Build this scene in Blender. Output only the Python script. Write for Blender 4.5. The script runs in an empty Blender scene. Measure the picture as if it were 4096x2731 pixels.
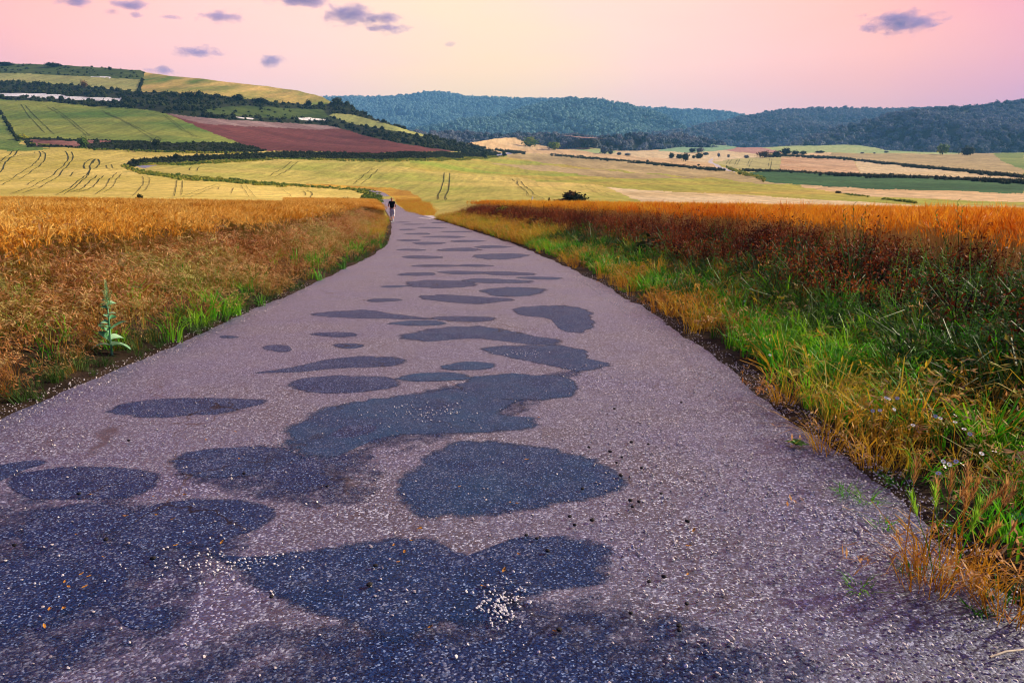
import bpy, bmesh, math, random
import numpy as np
from mathutils import Vector, noise as mnoise

random.seed(7)
RNG = np.random.default_rng(7)
scene = bpy.context.scene
COL = scene.collection
R = math.radians

# ------------------------------------------------------------------ camera
CAM_H = 1.6
FPX, CX, CY, HOR = 2960.0, 2048.0, 1365.5, 794.0        # focal length, centre, horizon in photo pixels
PITCH = math.atan((CY - HOR) / FPX)
cam_d = bpy.data.cameras.new("camera")
cam = bpy.data.objects.new("camera", cam_d)
COL.objects.link(cam)
cam.location = (0, 0, CAM_H)
cam.rotation_euler = (R(90) - PITCH, 0, 0)
cam_d.sensor_width = 36.0
cam_d.lens = 36.0 * FPX / 4096.0
cam_d.clip_start = 0.05
cam_d.clip_end = 60000
scene.camera = cam

# ------------------------------------------------------------------ sky
world = bpy.data.worlds.new("World")
scene.world = world
world.use_nodes = True
SUN_AZ, SUN_EL = 72.0, 29.0          # azimuth from straight ahead (minus = left), elevation


def srgb(r, g, b):
    f = lambda c: (c / 255 / 12.92) if c / 255 <= 0.04045 else ((c / 255 + 0.055) / 1.055) ** 2.4
    return (f(r), f(g), f(b), 1.0)


def world_nodes():
    nt = world.node_tree
    nt.nodes.clear()
    N, L = nt.nodes.new, nt.links.new
    out = N("ShaderNodeOutputWorld")
    bg = N("ShaderNodeBackground")
    tc = N("ShaderNodeTexCoord")
    dot = N("ShaderNodeVectorMath"); dot.operation = "DOT_PRODUCT"
    az, el = R(-3), R(4)
    dot.inputs[1].default_value = (math.sin(az) * math.cos(el), math.cos(az) * math.cos(el), math.sin(el))
    L(tc.outputs["Generated"], dot.inputs[0])
    ac = N("ShaderNodeMath"); ac.operation = "ARCCOSINE"
    L(dot.outputs["Value"], ac.inputs[0])
    dv = N("ShaderNodeMath"); dv.operation = "DIVIDE"; dv.inputs[1].default_value = math.pi
    # a little slow unevenness, thin streaks of high haze
    mp = N("ShaderNodeMapping"); mp.inputs["Scale"].default_value = (1.5, 1.5, 7)
    L(tc.outputs["Generated"], mp.inputs["Vector"])
    nz = N("ShaderNodeTexNoise"); nz.inputs["Scale"].default_value = 2.2; nz.inputs["Detail"].default_value = 4
    L(mp.outputs["Vector"], nz.inputs["Vector"])
    ad = N("ShaderNodeMath"); ad.operation = "MULTIPLY_ADD"
    ad.inputs[1].default_value = 0.16; ad.inputs[2].default_value = -0.08
    L(nz.outputs["Fac"], ad.inputs[0])
    sm = N("ShaderNodeMath"); sm.operation = "ADD"
    L(ac.outputs[0], sm.inputs[0]); L(ad.outputs[0], sm.inputs[1])
    L(sm.outputs[0], dv.inputs[0])
    rp = N("ShaderNodeValToRGB")
    cr = rp.color_ramp
    stops = [(0, (255, 213, 140)), (7, (255, 209, 156)), (13, (255, 199, 168)), (20, (254, 187, 162)), (29, (252, 172, 144)),
             (37, (236, 150, 146)), (45, (186, 128, 172)), (62, (84, 82, 152)), (110, (46, 54, 108)), (180, (44, 50, 96))]
    while len(cr.elements) < len(stops):
        cr.elements.new(0.5)
    for e, (a, c) in zip(cr.elements, stops):
        e.position = a / 180
        e.color = srgb(*c)
    L(dv.outputs[0], rp.inputs["Fac"])
    L(rp.outputs["Color"], bg.inputs["Color"])
    bg.inputs["Strength"].default_value = 1.08
    L(bg.outputs[0], out.inputs["Surface"])


world_nodes()

# ------------------------------------------------------------------ sun
sun_d = bpy.data.lights.new("sun", "SUN")
sun_d.energy = 5.0
sun_d.angle = R(2.0)
sun_d.color = (1.0, 0.84, 0.60)
sun = bpy.data.objects.new("sun", sun_d)
COL.objects.link(sun)
sd = Vector((math.sin(R(SUN_AZ)) * math.cos(R(SUN_EL)), math.cos(R(SUN_AZ)) * math.cos(R(SUN_EL)), math.sin(R(SUN_EL))))
sun.rotation_euler = sd.to_track_quat("Z", "Y").to_euler()
sun.location = sd * 50

vs = scene.view_settings
vs.view_transform = "Standard"
vs.look = "None"
vs.exposure = 0.72
vs.gamma = 1.0
vs.use_curve_mapping = False
scene.render.engine = "CYCLES"
cy = scene.cycles
cy.use_denoising = True
cy.denoiser = "OPENIMAGEDENOISE"
cy.max_bounces = 6
cy.transparent_max_bounces = 16
cy.diffuse_bounces = 3
cy.glossy_bounces = 2
cy.transmission_bounces = 3
cy.volume_bounces = 1
cy.pixel_filter_type = "BLACKMAN_HARRIS"
cy.filter_width = 1.1
cy.use_adaptive_sampling = True
cy.adaptive_threshold = 0.01


# ------------------------------------------------------------------ materials
def nodes_of(name):
    m = bpy.data.materials.new(name)
    m.use_nodes = True
    nt = m.node_tree
    nt.nodes.clear()
    return m, nt, nt.nodes.new, nt.links.new


def rgb(c):
    return (c[0], c[1], c[2], 1.0)


def field_mat(name, c1, c2, c3=None, scale=0.02, streak=None, fine=0.5, rough=0.95, rows=0.0, row_dir=0.0, contrast=1.0):
    """soil or crop seen from afar: large drifts of c2 over c1, rows, fine grain"""
    m, nt, N, L = nodes_of(name)
    out = N("ShaderNodeOutputMaterial")
    bs = N("ShaderNodeBsdfPrincipled")
    bs.inputs["Roughness"].default_value = rough
    bs.inputs["Specular IOR Level"].default_value = 0.1
    g = N("ShaderNodeNewGeometry")
    mp = N("ShaderNodeMapping")
    mp.inputs["Rotation"].default_value = (0, 0, row_dir)
    mp.inputs["Scale"].default_value = streak or (1, 1, 1)
    L(g.outputs["Position"], mp.inputs["Vector"])
    n1 = N("ShaderNodeTexNoise"); n1.inputs["Scale"].default_value = scale; n1.inputs["Detail"].default_value = 6
    n1.inputs["Roughness"].default_value = 0.6
    L(mp.outputs[0], n1.inputs["Vector"])
    r1 = N("ShaderNodeValToRGB")
    r1.color_ramp.elements[0].position = 0.5 - 0.14 / contrast; r1.color_ramp.elements[0].color = rgb(c1)
    r1.color_ramp.elements[1].position = 0.5 + 0.14 / contrast; r1.color_ramp.elements[1].color = rgb(c2)
    if c3:
        e = r1.color_ramp.elements.new(0.74); e.color = rgb(c3)
    L(n1.outputs["Fac"], r1.inputs["Fac"])
    col = r1.outputs["Color"]
    n2 = N("ShaderNodeTexNoise"); n2.inputs["Scale"].default_value = fine; n2.inputs["Detail"].default_value = 8
    n2.inputs["Roughness"].default_value = 0.75
    L(g.outputs["Position"], n2.inputs["Vector"])
    r2 = N("ShaderNodeMapRange"); r2.inputs["From Min"].default_value = 0.3; r2.inputs["From Max"].default_value = 0.7
    r2.inputs["To Min"].default_value = 0.5; r2.inputs["To Max"].default_value = 1.45
    L(n2.outputs["Fac"], r2.inputs["Value"])
    mx = N("ShaderNodeMix"); mx.data_type = "RGBA"; mx.blend_type = "MULTIPLY"; mx.inputs["Factor"].default_value = 1
    L(col, mx.inputs["A"]); L(r2.outputs[0], mx.inputs["B"])
    col = mx.outputs["Result"]
    if rows:
        m2 = N("ShaderNodeMapping"); m2.inputs["Rotation"].default_value = (0, 0, row_dir)
        m2.inputs["Scale"].default_value = (1, 0.04, 0.04)
        L(g.outputs["Position"], m2.inputs["Vector"])
        n3 = N("ShaderNodeTexNoise"); n3.inputs["Scale"].default_value = rows; n3.inputs["Detail"].default_value = 5
        L(m2.outputs[0], n3.inputs["Vector"])
        r3 = N("ShaderNodeMapRange"); r3.inputs["From Min"].default_value = 0.35; r3.inputs["From Max"].default_value = 0.65
        r3.inputs["To Min"].default_value = 0.72; r3.inputs["To Max"].default_value = 1.0
        L(n3.outputs["Fac"], r3.inputs["Value"])
        mx2 = N("ShaderNodeMix"); mx2.data_type = "RGBA"; mx2.blend_type = "MULTIPLY"; mx2.inputs["Factor"].default_value = 1
        L(col, mx2.inputs["A"]); L(r3.outputs[0], mx2.inputs["B"])
        col = mx2.outputs["Result"]
    L(col, bs.inputs["Base Color"])
    bp = N("ShaderNodeBump"); bp.inputs["Strength"].default_value = 0.5; bp.inputs["Distance"].default_value = 0.6
    L(n2.outputs["Fac"], bp.inputs["Height"]); L(bp.outputs[0], bs.inputs["Normal"])
    L(bs.outputs[0], out.inputs["Surface"])
    return m


def leaf_mat(name, cols, translucent=0.35, rough=0.6, spec=0.2, patch=None, spread=0.45):
    """leaf, straw or ear: colour varies from one plant to the next and along it; light passes through"""
    m, nt, N, L = nodes_of(name)
    out = N("ShaderNodeOutputMaterial")
    bs = N("ShaderNodeBsdfPrincipled")
    bs.inputs["Roughness"].default_value = rough
    bs.inputs["Specular IOR Level"].default_value = spec
    oi = N("ShaderNodeObjectInfo")
    g = N("ShaderNodeNewGeometry")
    nz = N("ShaderNodeTexNoise"); nz.inputs["Scale"].default_value = patch or 0.6; nz.inputs["Detail"].default_value = 3
    L(g.outputs["Position"], nz.inputs["Vector"])
    a = N("ShaderNodeMath"); a.operation = "MULTIPLY_ADD"; a.inputs[1].default_value = spread
    L(oi.outputs["Random"], a.inputs[0])
    b = N("ShaderNodeMath"); b.operation = "MULTIPLY_ADD"; b.inputs[1].default_value = 2.0; b.inputs[2].default_value = -0.78
    L(nz.outputs["Fac"], b.inputs[0]); L(b.outputs[0], a.inputs[2])
    s = N("ShaderNodeMath"); s.operation = "MULTIPLY_ADD"; s.inputs[1].default_value = 0.3
    L(g.outputs["Random Per Island"], s.inputs[0]); L(a.outputs[0], s.inputs[2])
    rp = N("ShaderNodeValToRGB")
    cr = rp.color_ramp
    while len(cr.elements) < len(cols):
        cr.elements.new(0.5)
    for i, (e, c) in enumerate(zip(cr.elements, cols)):
        e.position = 0.05 + 0.9 * i / max(1, len(cols) - 1); e.color = rgb(c)
    L(s.outputs[0], rp.inputs["Fac"])
    L(rp.outputs["Color"], bs.inputs["Base Color"])
    if translucent:
        tr = N("ShaderNodeBsdfTranslucent")
        L(rp.outputs["Color"], tr.inputs["Color"])
        mx = N("ShaderNodeMixShader"); mx.inputs[0].default_value = translucent
        L(bs.outputs[0], mx.inputs[1]); L(tr.outputs[0], mx.inputs[2])
        L(mx.outputs[0], out.inputs["Surface"])
    else:
        L(bs.outputs[0], out.inputs["Surface"])
    return m


def plain_mat(name, c1, c2, scale=6.0, rough=0.8, spec=0.3, bump=0.0):
    m, nt, N, L = nodes_of(name)
    out = N("ShaderNodeOutputMaterial")
    bs = N("ShaderNodeBsdfPrincipled")
    bs.inputs["Roughness"].default_value = rough
    bs.inputs["Specular IOR Level"].default_value = spec
    tc = N("ShaderNodeTexCoord")
    nz = N("ShaderNodeTexNoise"); nz.inputs["Scale"].default_value = scale; nz.inputs["Detail"].default_value = 5
    L(tc.outputs["Object"], nz.inputs["Vector"])
    rp = N("ShaderNodeValToRGB")
    rp.color_ramp.elements[0].position = 0.35; rp.color_ramp.elements[0].color = rgb(c1)
    rp.color_ramp.elements[1].position = 0.65; rp.color_ramp.elements[1].color = rgb(c2)
    L(nz.outputs["Fac"], rp.inputs["Fac"]); L(rp.outputs["Color"], bs.inputs["Base Color"])
    if bump:
        bp = N("ShaderNodeBump"); bp.inputs["Strength"].default_value = bump
        L(nz.outputs["Fac"], bp.inputs["Height"]); L(bp.outputs[0], bs.inputs["Normal"])
    L(bs.outputs[0], out.inputs["Surface"])
    return m


def road_mat(name, patch=False):
    """worn surface dressing: chippings set in binder; patches are fresh dark binder with finer stone, or painted vignette darkening"""
    m, nt, N, L = nodes_of(name)
    out = N("ShaderNodeOutputMaterial")
    bs = N("ShaderNodeBsdfPrincipled")
    bs.inputs["Specular IOR Level"].default_value = 1.0
    g = N("ShaderNodeNewGeometry")

    def vor(scale):
        v = N("ShaderNodeTexVoronoi"); v.inputs["Scale"].default_value = scale
        L(g.outputs["Position"], v.inputs["Vector"])
        s = N("ShaderNodeSeparateColor"); L(v.outputs["Color"], s.inputs[0])
        return v, s

    def ramp(src, stops):
        r = N("ShaderNodeValToRGB")
        while len(r.color_ramp.elements) < len(stops):
            r.color_ramp.elements.new(0.5)
        for e, (p, c) in zip(r.color_ramp.elements, stops):
            e.position = p; e.color = rgb(c)
        L(src, r.inputs["Fac"])
        return r.outputs["Color"]

    def noise(scale, detail=5, rough=0.6):
        n = N("ShaderNodeTexNoise"); n.inputs["Scale"].default_value = scale; n.inputs["Detail"].default_value = detail
        n.inputs["Roughness"].default_value = rough
        L(g.outputs["Position"], n.inputs["Vector"])
        return n.outputs["Fac"]

    def mix(fac, a, b, mode="MIX"):
        x = N("ShaderNodeMix"); x.data_type = "RGBA"; x.blend_type = mode
        if isinstance(fac, float):
            x.inputs["Factor"].default_value = fac
        else:
            L(fac, x.inputs["Factor"])
        L(a, x.inputs["A"]); L(b, x.inputs["B"])
        return x.outputs["Result"]

    def rng(src, a, b, c=0.0, d=1.0):
        r = N("ShaderNodeMapRange"); r.inputs["From Min"].default_value = a; r.inputs["From Max"].default_value = b
        r.inputs["To Min"].default_value = c; r.inputs["To Max"].default_value = d
        L(src, r.inputs["Value"])
        return r.outputs[0]

    v1, s1 = vor(110.0)
    v2, s2 = vor(150.0)
    base = ramp(s1.outputs[0], [(0.0, (0.003, 0.004, 0.012)), (0.36, (0.013, 0.015, 0.034)), (0.6, (0.036, 0.050, 0.098)),
                                (0.84, (0.115, 0.138, 0.222)), (0.975, (0.58, 0.63, 0.72))])
    binder = ramp(s2.outputs[0], [(0.0, (0.001, 0.004, 0.016)), (0.5, (0.005, 0.018, 0.072)), (0.9, (0.012, 0.044, 0.15)), (0.99, (0.26, 0.36, 0.56))])
    old = ramp(s1.outputs[1], [(0.0, (0.003, 0.005, 0.02)), (0.45, (0.014, 0.024, 0.085)), (0.8, (0.040, 0.062, 0.165)), (0.975, (0.50, 0.54, 0.68))])
    # bled binder and dusty drifts on the open road
    drift = rng(noise(0.9, 8, 0.66), 0.42, 0.60)
    c = mix(drift, base, old)
    dust = rng(noise(0.5, 4), 0.5, 0.75, 0, 0.35)
    # fine cracks where the surface has aged
    ce = N("ShaderNodeTexVoronoi"); ce.feature = "DISTANCE_TO_EDGE"; ce.inputs["Scale"].default_value = 1.3
    wv = N("ShaderNodeVectorMath"); wv.operation = "MULTIPLY_ADD"; wv.inputs[1].default_value = (0.5, 0.5, 0.0)
    wn = N("ShaderNodeTexNoise"); wn.inputs["Scale"].default_value = 3.0; wn.inputs["Detail"].default_value = 6
    L(g.outputs["Position"], wn.inputs["Vector"]); L(wn.outputs["Color"], wv.inputs[0]); L(g.outputs["Position"], wv.inputs[2])
    L(wv.outputs[0], ce.inputs["Vector"])
    crack = N("ShaderNodeMath"); crack.operation = "MULTIPLY"
    L(rng(ce.outputs["Distance"], 0.004, 0.014, 1.0, 0.0), crack.inputs[0]); L(rng(noise(0.7, 3), 0.50, 0.60), crack.inputs[1])
    ck = N("ShaderNodeRGB"); ck.outputs[0].default_value = rgb((0.006, 0.006, 0.014))
    d = N("ShaderNodeRGB"); d.outputs[0].default_value = rgb((0.13, 0.145, 0.21))
    c = mix(dust, c, d.outputs[0])
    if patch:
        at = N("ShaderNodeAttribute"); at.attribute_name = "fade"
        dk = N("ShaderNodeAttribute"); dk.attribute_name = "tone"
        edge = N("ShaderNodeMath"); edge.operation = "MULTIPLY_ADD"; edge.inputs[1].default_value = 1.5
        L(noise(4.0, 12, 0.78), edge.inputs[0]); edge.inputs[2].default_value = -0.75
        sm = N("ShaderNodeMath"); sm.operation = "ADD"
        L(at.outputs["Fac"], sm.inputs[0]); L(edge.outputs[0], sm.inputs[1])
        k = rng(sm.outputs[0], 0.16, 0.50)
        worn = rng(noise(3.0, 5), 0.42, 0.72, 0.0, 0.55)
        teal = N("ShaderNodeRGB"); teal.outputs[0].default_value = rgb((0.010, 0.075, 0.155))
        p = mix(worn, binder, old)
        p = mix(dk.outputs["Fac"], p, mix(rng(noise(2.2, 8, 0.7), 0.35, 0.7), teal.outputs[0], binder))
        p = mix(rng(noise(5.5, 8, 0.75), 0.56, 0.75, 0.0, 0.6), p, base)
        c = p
    c = mix(crack.outputs[0], c, ck.outputs[0])
    L(c, bs.inputs["Base Color"])
    L(rng(s1.outputs[2], 0, 1, 0.40, 0.62), bs.inputs["Roughness"])
    bp = N("ShaderNodeBump"); bp.inputs["Strength"].default_value = 0.4; bp.inputs["Distance"].default_value = 0.004
    L(v1.outputs["Distance"], bp.inputs["Height"]); bp.invert = True
    L(bp.outputs[0], bs.inputs["Normal"])
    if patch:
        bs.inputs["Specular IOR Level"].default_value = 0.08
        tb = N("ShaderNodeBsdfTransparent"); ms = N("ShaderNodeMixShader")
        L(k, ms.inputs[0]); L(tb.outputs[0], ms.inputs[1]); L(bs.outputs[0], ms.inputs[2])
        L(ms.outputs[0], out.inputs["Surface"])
    else:
        L(bs.outputs[0], out.inputs["Surface"])
    return m


# ------------------------------------------------------------------ mesh helpers
def np_mesh(name, v, f, smooth=False):
    """fast mesh from arrays; f is an (n,3) or (n,4) array or a list of arrays"""
    me = bpy.data.meshes.new(name)
    v = np.asarray(v, np.float32)
    fs = f if isinstance(f, list) else [np.asarray(f, np.int32)]
    fs = [np.asarray(a, np.int32) for a in fs if len(a)]
    nl = sum(a.size for a in fs); nf = sum(len(a) for a in fs)
    me.vertices.add(len(v)); me.vertices.foreach_set("co", v.ravel())
    me.loops.add(nl); me.loops.foreach_set("vertex_index", np.concatenate([a.ravel() for a in fs]))
    me.polygons.add(nf)
    tot = np.concatenate([np.full(len(a), a.shape[1], np.int32) for a in fs])
    me.polygons.foreach_set("loop_start", np.concatenate([[0], np.cumsum(tot)[:-1]]).astype(np.int32))
    me.update(calc_edges=True)
    me.validate()
    me.polygons.foreach_set("use_smooth", np.full(len(me.polygons), smooth))
    return me


def link(name, me, mats, parent=None):
    o = bpy.data.objects.new(name, me)
    COL.objects.link(o)
    for m in (mats if isinstance(mats, (list, tuple)) else [mats]):
        if m and me and m.name not in [x.name for x in me.materials if x]:
            me.materials.append(m)
    if parent:
        o.parent = parent
    return o


def tag(o, label=None, cat=None, group=None, kind=None):
    if label: o["label"] = label
    if cat: o["category"] = cat
    if group: o["group"] = group
    if kind: o["kind"] = kind
    return o


def empty(name, loc, rz=0.0, scale=1.0):
    o = bpy.data.objects.new(name, None)
    COL.objects.link(o)
    o.location = loc; o.rotation_euler = (0, 0, rz); o.scale = (scale,) * 3
    o.empty_display_size = 0.1
    return o


class MB:
    """collects strips, tubes and cards into one mesh with material indices"""
    def __init__(self):
        self.v, self.f, self.m = [], [], []

    def poly(self, pts, mi=0):
        b = len(self.v)
        self.v += [tuple(p) for p in pts]
        self.f.append(tuple(range(b, b + len(pts)))); self.m.append(mi)

    def strip(self, pts, widths, side, mi=0):
        b = len(self.v)
        side = Vector(side)
        for p, w in zip(pts, widths):
            p = Vector(p)
            self.v += [tuple(p - side * w / 2), tuple(p + side * w / 2)]
        for i in range(len(pts) - 1):
            k = b + 2 * i
            self.f.append((k, k + 1, k + 3, k + 2)); self.m.append(mi)

    def tube(self, pts, rads, n=4, mi=0, cap=True):
        b = len(self.v)
        pts = [Vector(p) for p in pts]
        for i, p in enumerate(pts):
            t = (pts[min(i + 1, len(pts) - 1)] - pts[max(i - 1, 0)]).normalized()
            a = t.cross(Vector((0.3, 0.9, 0.1))).normalized(); c = t.cross(a)
            for k in range(n):
                th = 2 * math.pi * k / n
                self.v.append(tuple(p + (a * math.cos(th) + c * math.sin(th)) * rads[i]))
        for i in range(len(pts) - 1):
            for k in range(n):
                q = b + i * n
                self.f.append((q + k, q + (k + 1) % n, q + n + (k + 1) % n, q + n + k)); self.m.append(mi)
        if cap:
            self.f.append(tuple(b + (len(pts) - 1) * n + k for k in range(n))); self.m.append(mi)

    def mesh(self, name, mats, smooth=False):
        me = bpy.data.meshes.new(name)
        me.from_pydata(self.v, [], self.f)
        for m in mats:
            me.materials.append(m)
        me.polygons.foreach_set("material_index", self.m)
        me.polygons.foreach_set("use_smooth", [smooth] * len(self.f))
        me.update()
        return me


def in_poly(px, py, poly):
    poly = np.asarray(poly, float)
    inside = np.zeros(px.shape, bool)
    x0, y0 = poly[-1]
    for x1, y1 in poly:
        c = (y1 > py) != (y0 > py)
        with np.errstate(divide="ignore", invalid="ignore"):
            xi = (x0 - x1) * (py - y1) / (y0 - y1 + 1e-12) + x1
        inside ^= c & (px < xi)
        x0, y0 = x1, y1
    return inside


# ------------------------------------------------------------------ rays of the photo's camera, used once to survey the land
CP, SP = math.cos(PITCH), math.sin(PITCH)


def survey(px, py, Y):
    """point on the ray of a photo pixel at depth Y metres ahead"""
    px, py, Y = np.broadcast_arrays(np.asarray(px, float), np.asarray(py, float), np.asarray(Y, float))
    a = (px - CX) / FPX; b = (CY - py) / FPX
    dy = CP + b * SP; dz = -SP + b * CP
    return np.stack([a / dy * Y, Y, CAM_H + dz / dy * Y], -1)


def pixel_of(x, y, z):
    zc = y * CP - (z - CAM_H) * SP
    yc = y * SP + (z - CAM_H) * CP
    return CX + FPX * x / zc, CY - FPX * yc / zc


def on_flat(px, py, z=0.0):
    b = (CY - py) / FPX
    dy = CP + b * SP; dz = -SP + b * CP
    return survey(px, py, (z - CAM_H) * dy / dz)


# road edges: traced, then laid on the level ground as x(Y)
S = 4096 / 2352
LEFT = [(-420, 1150), (0, 955), (100, 916), (220, 866), (380, 800), (470, 760), (580, 712), (700, 660), (800, 613), (860, 584), (888, 562), (898, 540), (900, 520), (899, 508), (896, 502)]
RIGHT = [(3300, 2050), (2352, 1395), (2250, 1335), (2140, 1240), (2060, 1145), (1960, 1055), (1850, 982), (1760, 918), (1680, 848), (1600, 790), (1500, 722), (1400, 660), (1280, 602), (1180, 560), (1080, 528), (1010, 506), (985, 502)]
PL = np.array([on_flat(x * S, y * S) for x, y in LEFT])
PR = np.array([on_flat(x * S, y * S) for x, y in RIGHT])


def extend(P):
    """straight on behind the camera"""
    a, b = P[0], P[1]
    d = (a - b) / (a[1] - b[1])
    near = [a + d * (y - a[1]) for y in (-20.0,)]
    return np.vstack([near, P])


PL, PR = extend(PL), extend(PR)
xl = lambda Y: np.interp(Y, PL[:, 1], PL[:, 0])
xr = lambda Y: np.interp(Y, PR[:, 1], PR[:, 0])


def wob(x, y, s, seed=0.0):
    """cheap smooth noise, -1..1"""
    return (np.sin(x * s * 1.3 + 2.1 * np.sin(y * s * 0.9 + seed) + seed * 1.7) + np.sin(y * s * 1.7 + 1.7 * np.sin(x * s * 1.1 + seed * 2.3)) +
            0.6 * np.sin((x + y) * s * 2.9 + seed * 3.1 + 1.3 * np.sin((x - y) * s * 2.1))) / 2.6


def z_near(x, Y):
    dL = xl(Y) - x
    dR = x - xr(Y)
    zl = np.interp(dL, [0, 0.25, 0.8, 2.2, 3.0, 10, 40, 80], [0, 0.02, 0.10, 0.27, 0.33, 0.48, 0.92, 1.1])
    zr = np.interp(dR, [0, 0.3, 1.2, 2.0, 3.0, 3.6, 4.2, 26, 60, 90], [0, 0.0, 0.10, 0.26, 0.50, 0.57, 0.57, 0.22, -0.5, -0.95])
    z = np.where(dL > 0, zl, np.where(dR > 0, zr, -0.03))
    out = np.clip(np.maximum(dL, dR) - 0.2, 0, 1)
    return z + out * (0.03 * wob(x, Y, 2.3, 1.0) + 0.02 * wob(x, Y, 6.1, 4.0))


# the far land: depth against height in the picture, for three lines of sight
Y_NEAR = 60.0
PY_K = np.array([150, 253, 285, 330, 380, 400, 440, 500, 540, 572, 600, 620, 650, 690, 720, 740, 760, 785])
D_L = np.log([1100, 860, 790, 700, 612, 574, 520, 450, 408, 375, 345, 322, 285, 235, 195, 165, 135, 100])
D_M = np.log([1300, 1050, 980, 900, 810, 770, 715, 640, 580, 520, 450, 400, 345, 295, 262, 242, 222, 185])
D_R = np.log([4000, 3000, 2700, 2350, 2000, 1900, 1700, 1450, 1280, 1130, 960, 800, 590, 410, 300, 245, 195, 140])
X_K = [600.0, 1520.0, 2200.0]


def depth_far(px, py, py0):
    py_ = np.minimum(py, 785)
    l, m, r = (np.interp(py_, PY_K, d) for d in (D_L, D_M, D_R))
    t1 = np.clip((px - X_K[0]) / (X_K[1] - X_K[0]), 0, 1); t1 = t1 * t1 * (3 - 2 * t1)
    t2 = np.clip((px - X_K[1]) / (X_K[2] - X_K[1]), 0, 1); t2 = t2 * t2 * (3 - 2 * t2)
    d = (l * (1 - t1) + m * t1) * (1 - t2) + r * t2
    k = np.clip((py - 785) / np.maximum(py0 - 785, 1), 0, 1)
    return np.exp(d * (1 - k) + math.log(Y_NEAR) * k)


def py_start(px):
    """picture height at which the near ground ends"""
    px = np.asarray(px, float)
    py = np.full(px.shape, 860.0)
    for _ in range(12):
        p = survey(px, py, Y_NEAR)
        z = z_near(p[..., 0], np.full(px.shape, Y_NEAR))
        py = pixel_of(p[..., 0], Y_NEAR, z)[1]
    return py


_PX0 = np.arange(-1200, 5400, 5.0)
_PY0 = py_start(_PX0)
_PY0 = np.convolve(np.pad(_PY0, 6, mode="edge"), np.ones(13) / 13, "valid")
py0_of = lambda px: np.interp(px, _PX0, _PY0)


def land(px, py):
    """surveyed point of the open land for a photo pixel beyond the near ground"""
    px = np.asarray(px, float); py = np.asarray(py, float)
    return survey(px, py, depth_far(px, py, py0_of(px)))


def z_ground(x, Y):
    """height of the ground under a point (near ground only)"""
    return float(z_near(np.array([x]), np.array([Y]))[0])


# ------------------------------------------------------------------ far land mesh, cut into fields
TOP = [(-1200, 230), (0, 254), (196, 258), (357, 268), (512, 280), (560, 279), (589, 292), (893, 328), (1071, 346), (1190, 364), (1286, 389), (1337, 414),
       (1391, 418), (1430, 443), (1500, 475), (1557, 494), (1640, 522), (1691, 537), (1755, 552), (1838, 574), (1864, 575), (1974, 556), (2061, 549),
       (2092, 562), (2235, 598), (2300, 592), (2356, 588), (2420, 600), (2476, 604), (2557, 603), (2620, 600), (2660, 597), (2749, 582), (2838, 576), (2909, 584), (2960, 590),
       (3040, 589), (3231, 583), (3360, 581), (3418, 581), (3495, 590), (3560, 604), (3700, 609), (3839, 611), (3928, 613), (4096, 612), (5400, 600)]
TX, TY = np.array(TOP, float).T
NX, NR = 1300, 230
gx = np.linspace(-900, 5000, NX)
top = np.interp(gx, TX, TY)
p0 = py0_of(gx)
t = np.linspace(0, 1, NR)[:, None] ** 0.9
gpy = p0[None] + (top - p0)[None] * t
gpx = np.broadcast_to(gx, gpy.shape)
G = land(gpx, gpy)
# crops and scrub are not glass-smooth
amp = np.clip((G[..., 1] - 70) / 200, 0, 1)
G[..., 2] += amp * (0.5 * wob(G[..., 0], G[..., 1], 0.05, 2.0) + 0.25 * wob(G[..., 0], G[..., 1], 0.16, 5.0))
# the land falls away behind every skyline
last = G[-1]
back = [last]
for k, (dy, dz) in enumerate([(1.05, -0.3), (1.2, -2.5), (1.5, -9), (2.0, -22)]):
    q = last.copy(); q[:, :2] *= dy; q[:, 2] += dz * last[:, 1] / 300
    back.append(q)
G = np.concatenate([G, np.stack(back[1:])])
gpy2 = np.concatenate([gpy, np.repeat(gpy[-1:], 4, 0)])
NRR = G.shape[0]
fcx = 0.25 * (gpx[0, :-1] + gpx[0, 1:]) * 2
fcx = np.broadcast_to(fcx, (NRR - 1, NX - 1))
fcy = 0.25 * (gpy2[:-1, :-1] + gpy2[1:, :-1] + gpy2[:-1, 1:] + gpy2[1:, 1:])
# field boundaries waver a little
fqx = np.clip(fcx, 1, 4095) + 2.6 * wob(fcx, fcy, 0.05, 3) + 1.5 * wob(fcx, fcy, 0.3, 5)
fqy = fcy + 1.0 * wob(fcx, fcy, 0.06, 8) + 0.7 * wob(fcx, fcy, 0.27, 9)

GOLD, PALE = (0.62, 0.47, 0.13), (0.70, 0.56, 0.20)
M = {}
M["gold"] = field_mat("ripe_barley", (0.56, 0.46, 0.08), (0.86, 0.66, 0.17), scale=0.018, fine=0.8, rows=0.7, row_dir=R(35))
M["mid_gold"] = field_mat("ripening_barley", (0.36, 0.40, 0.06), (0.78, 0.58, 0.15), scale=0.014, fine=0.7, rows=0.5, row_dir=R(-20))
M["green_crop"] = field_mat("green_barley", (0.10, 0.20, 0.03), (0.30, 0.33, 0.06), scale=0.016, streak=(0.4, 1.6, 1), fine=0.6, rows=0.35, row_dir=R(80))
M["slope_green"] = field_mat("green_slope", (0.14, 0.24, 0.04), (0.28, 0.33, 0.07), scale=0.02, fine=0.6, rows=0.4, row_dir=R(15))
M["pale_green"] = field_mat("pale_green_crop", (0.32, 0.36, 0.10), (0.48, 0.42, 0.14), scale=0.01, fine=0.5, rows=0.2, row_dir=R(75))
M["hill_gold"] = field_mat("patchy_stubble", (0.12, 0.21, 0.03), (0.66, 0.45, 0.13), scale=0.022, streak=(1.6, 0.35, 1), fine=0.4, rows=0.12, row_dir=R(-20))
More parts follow.
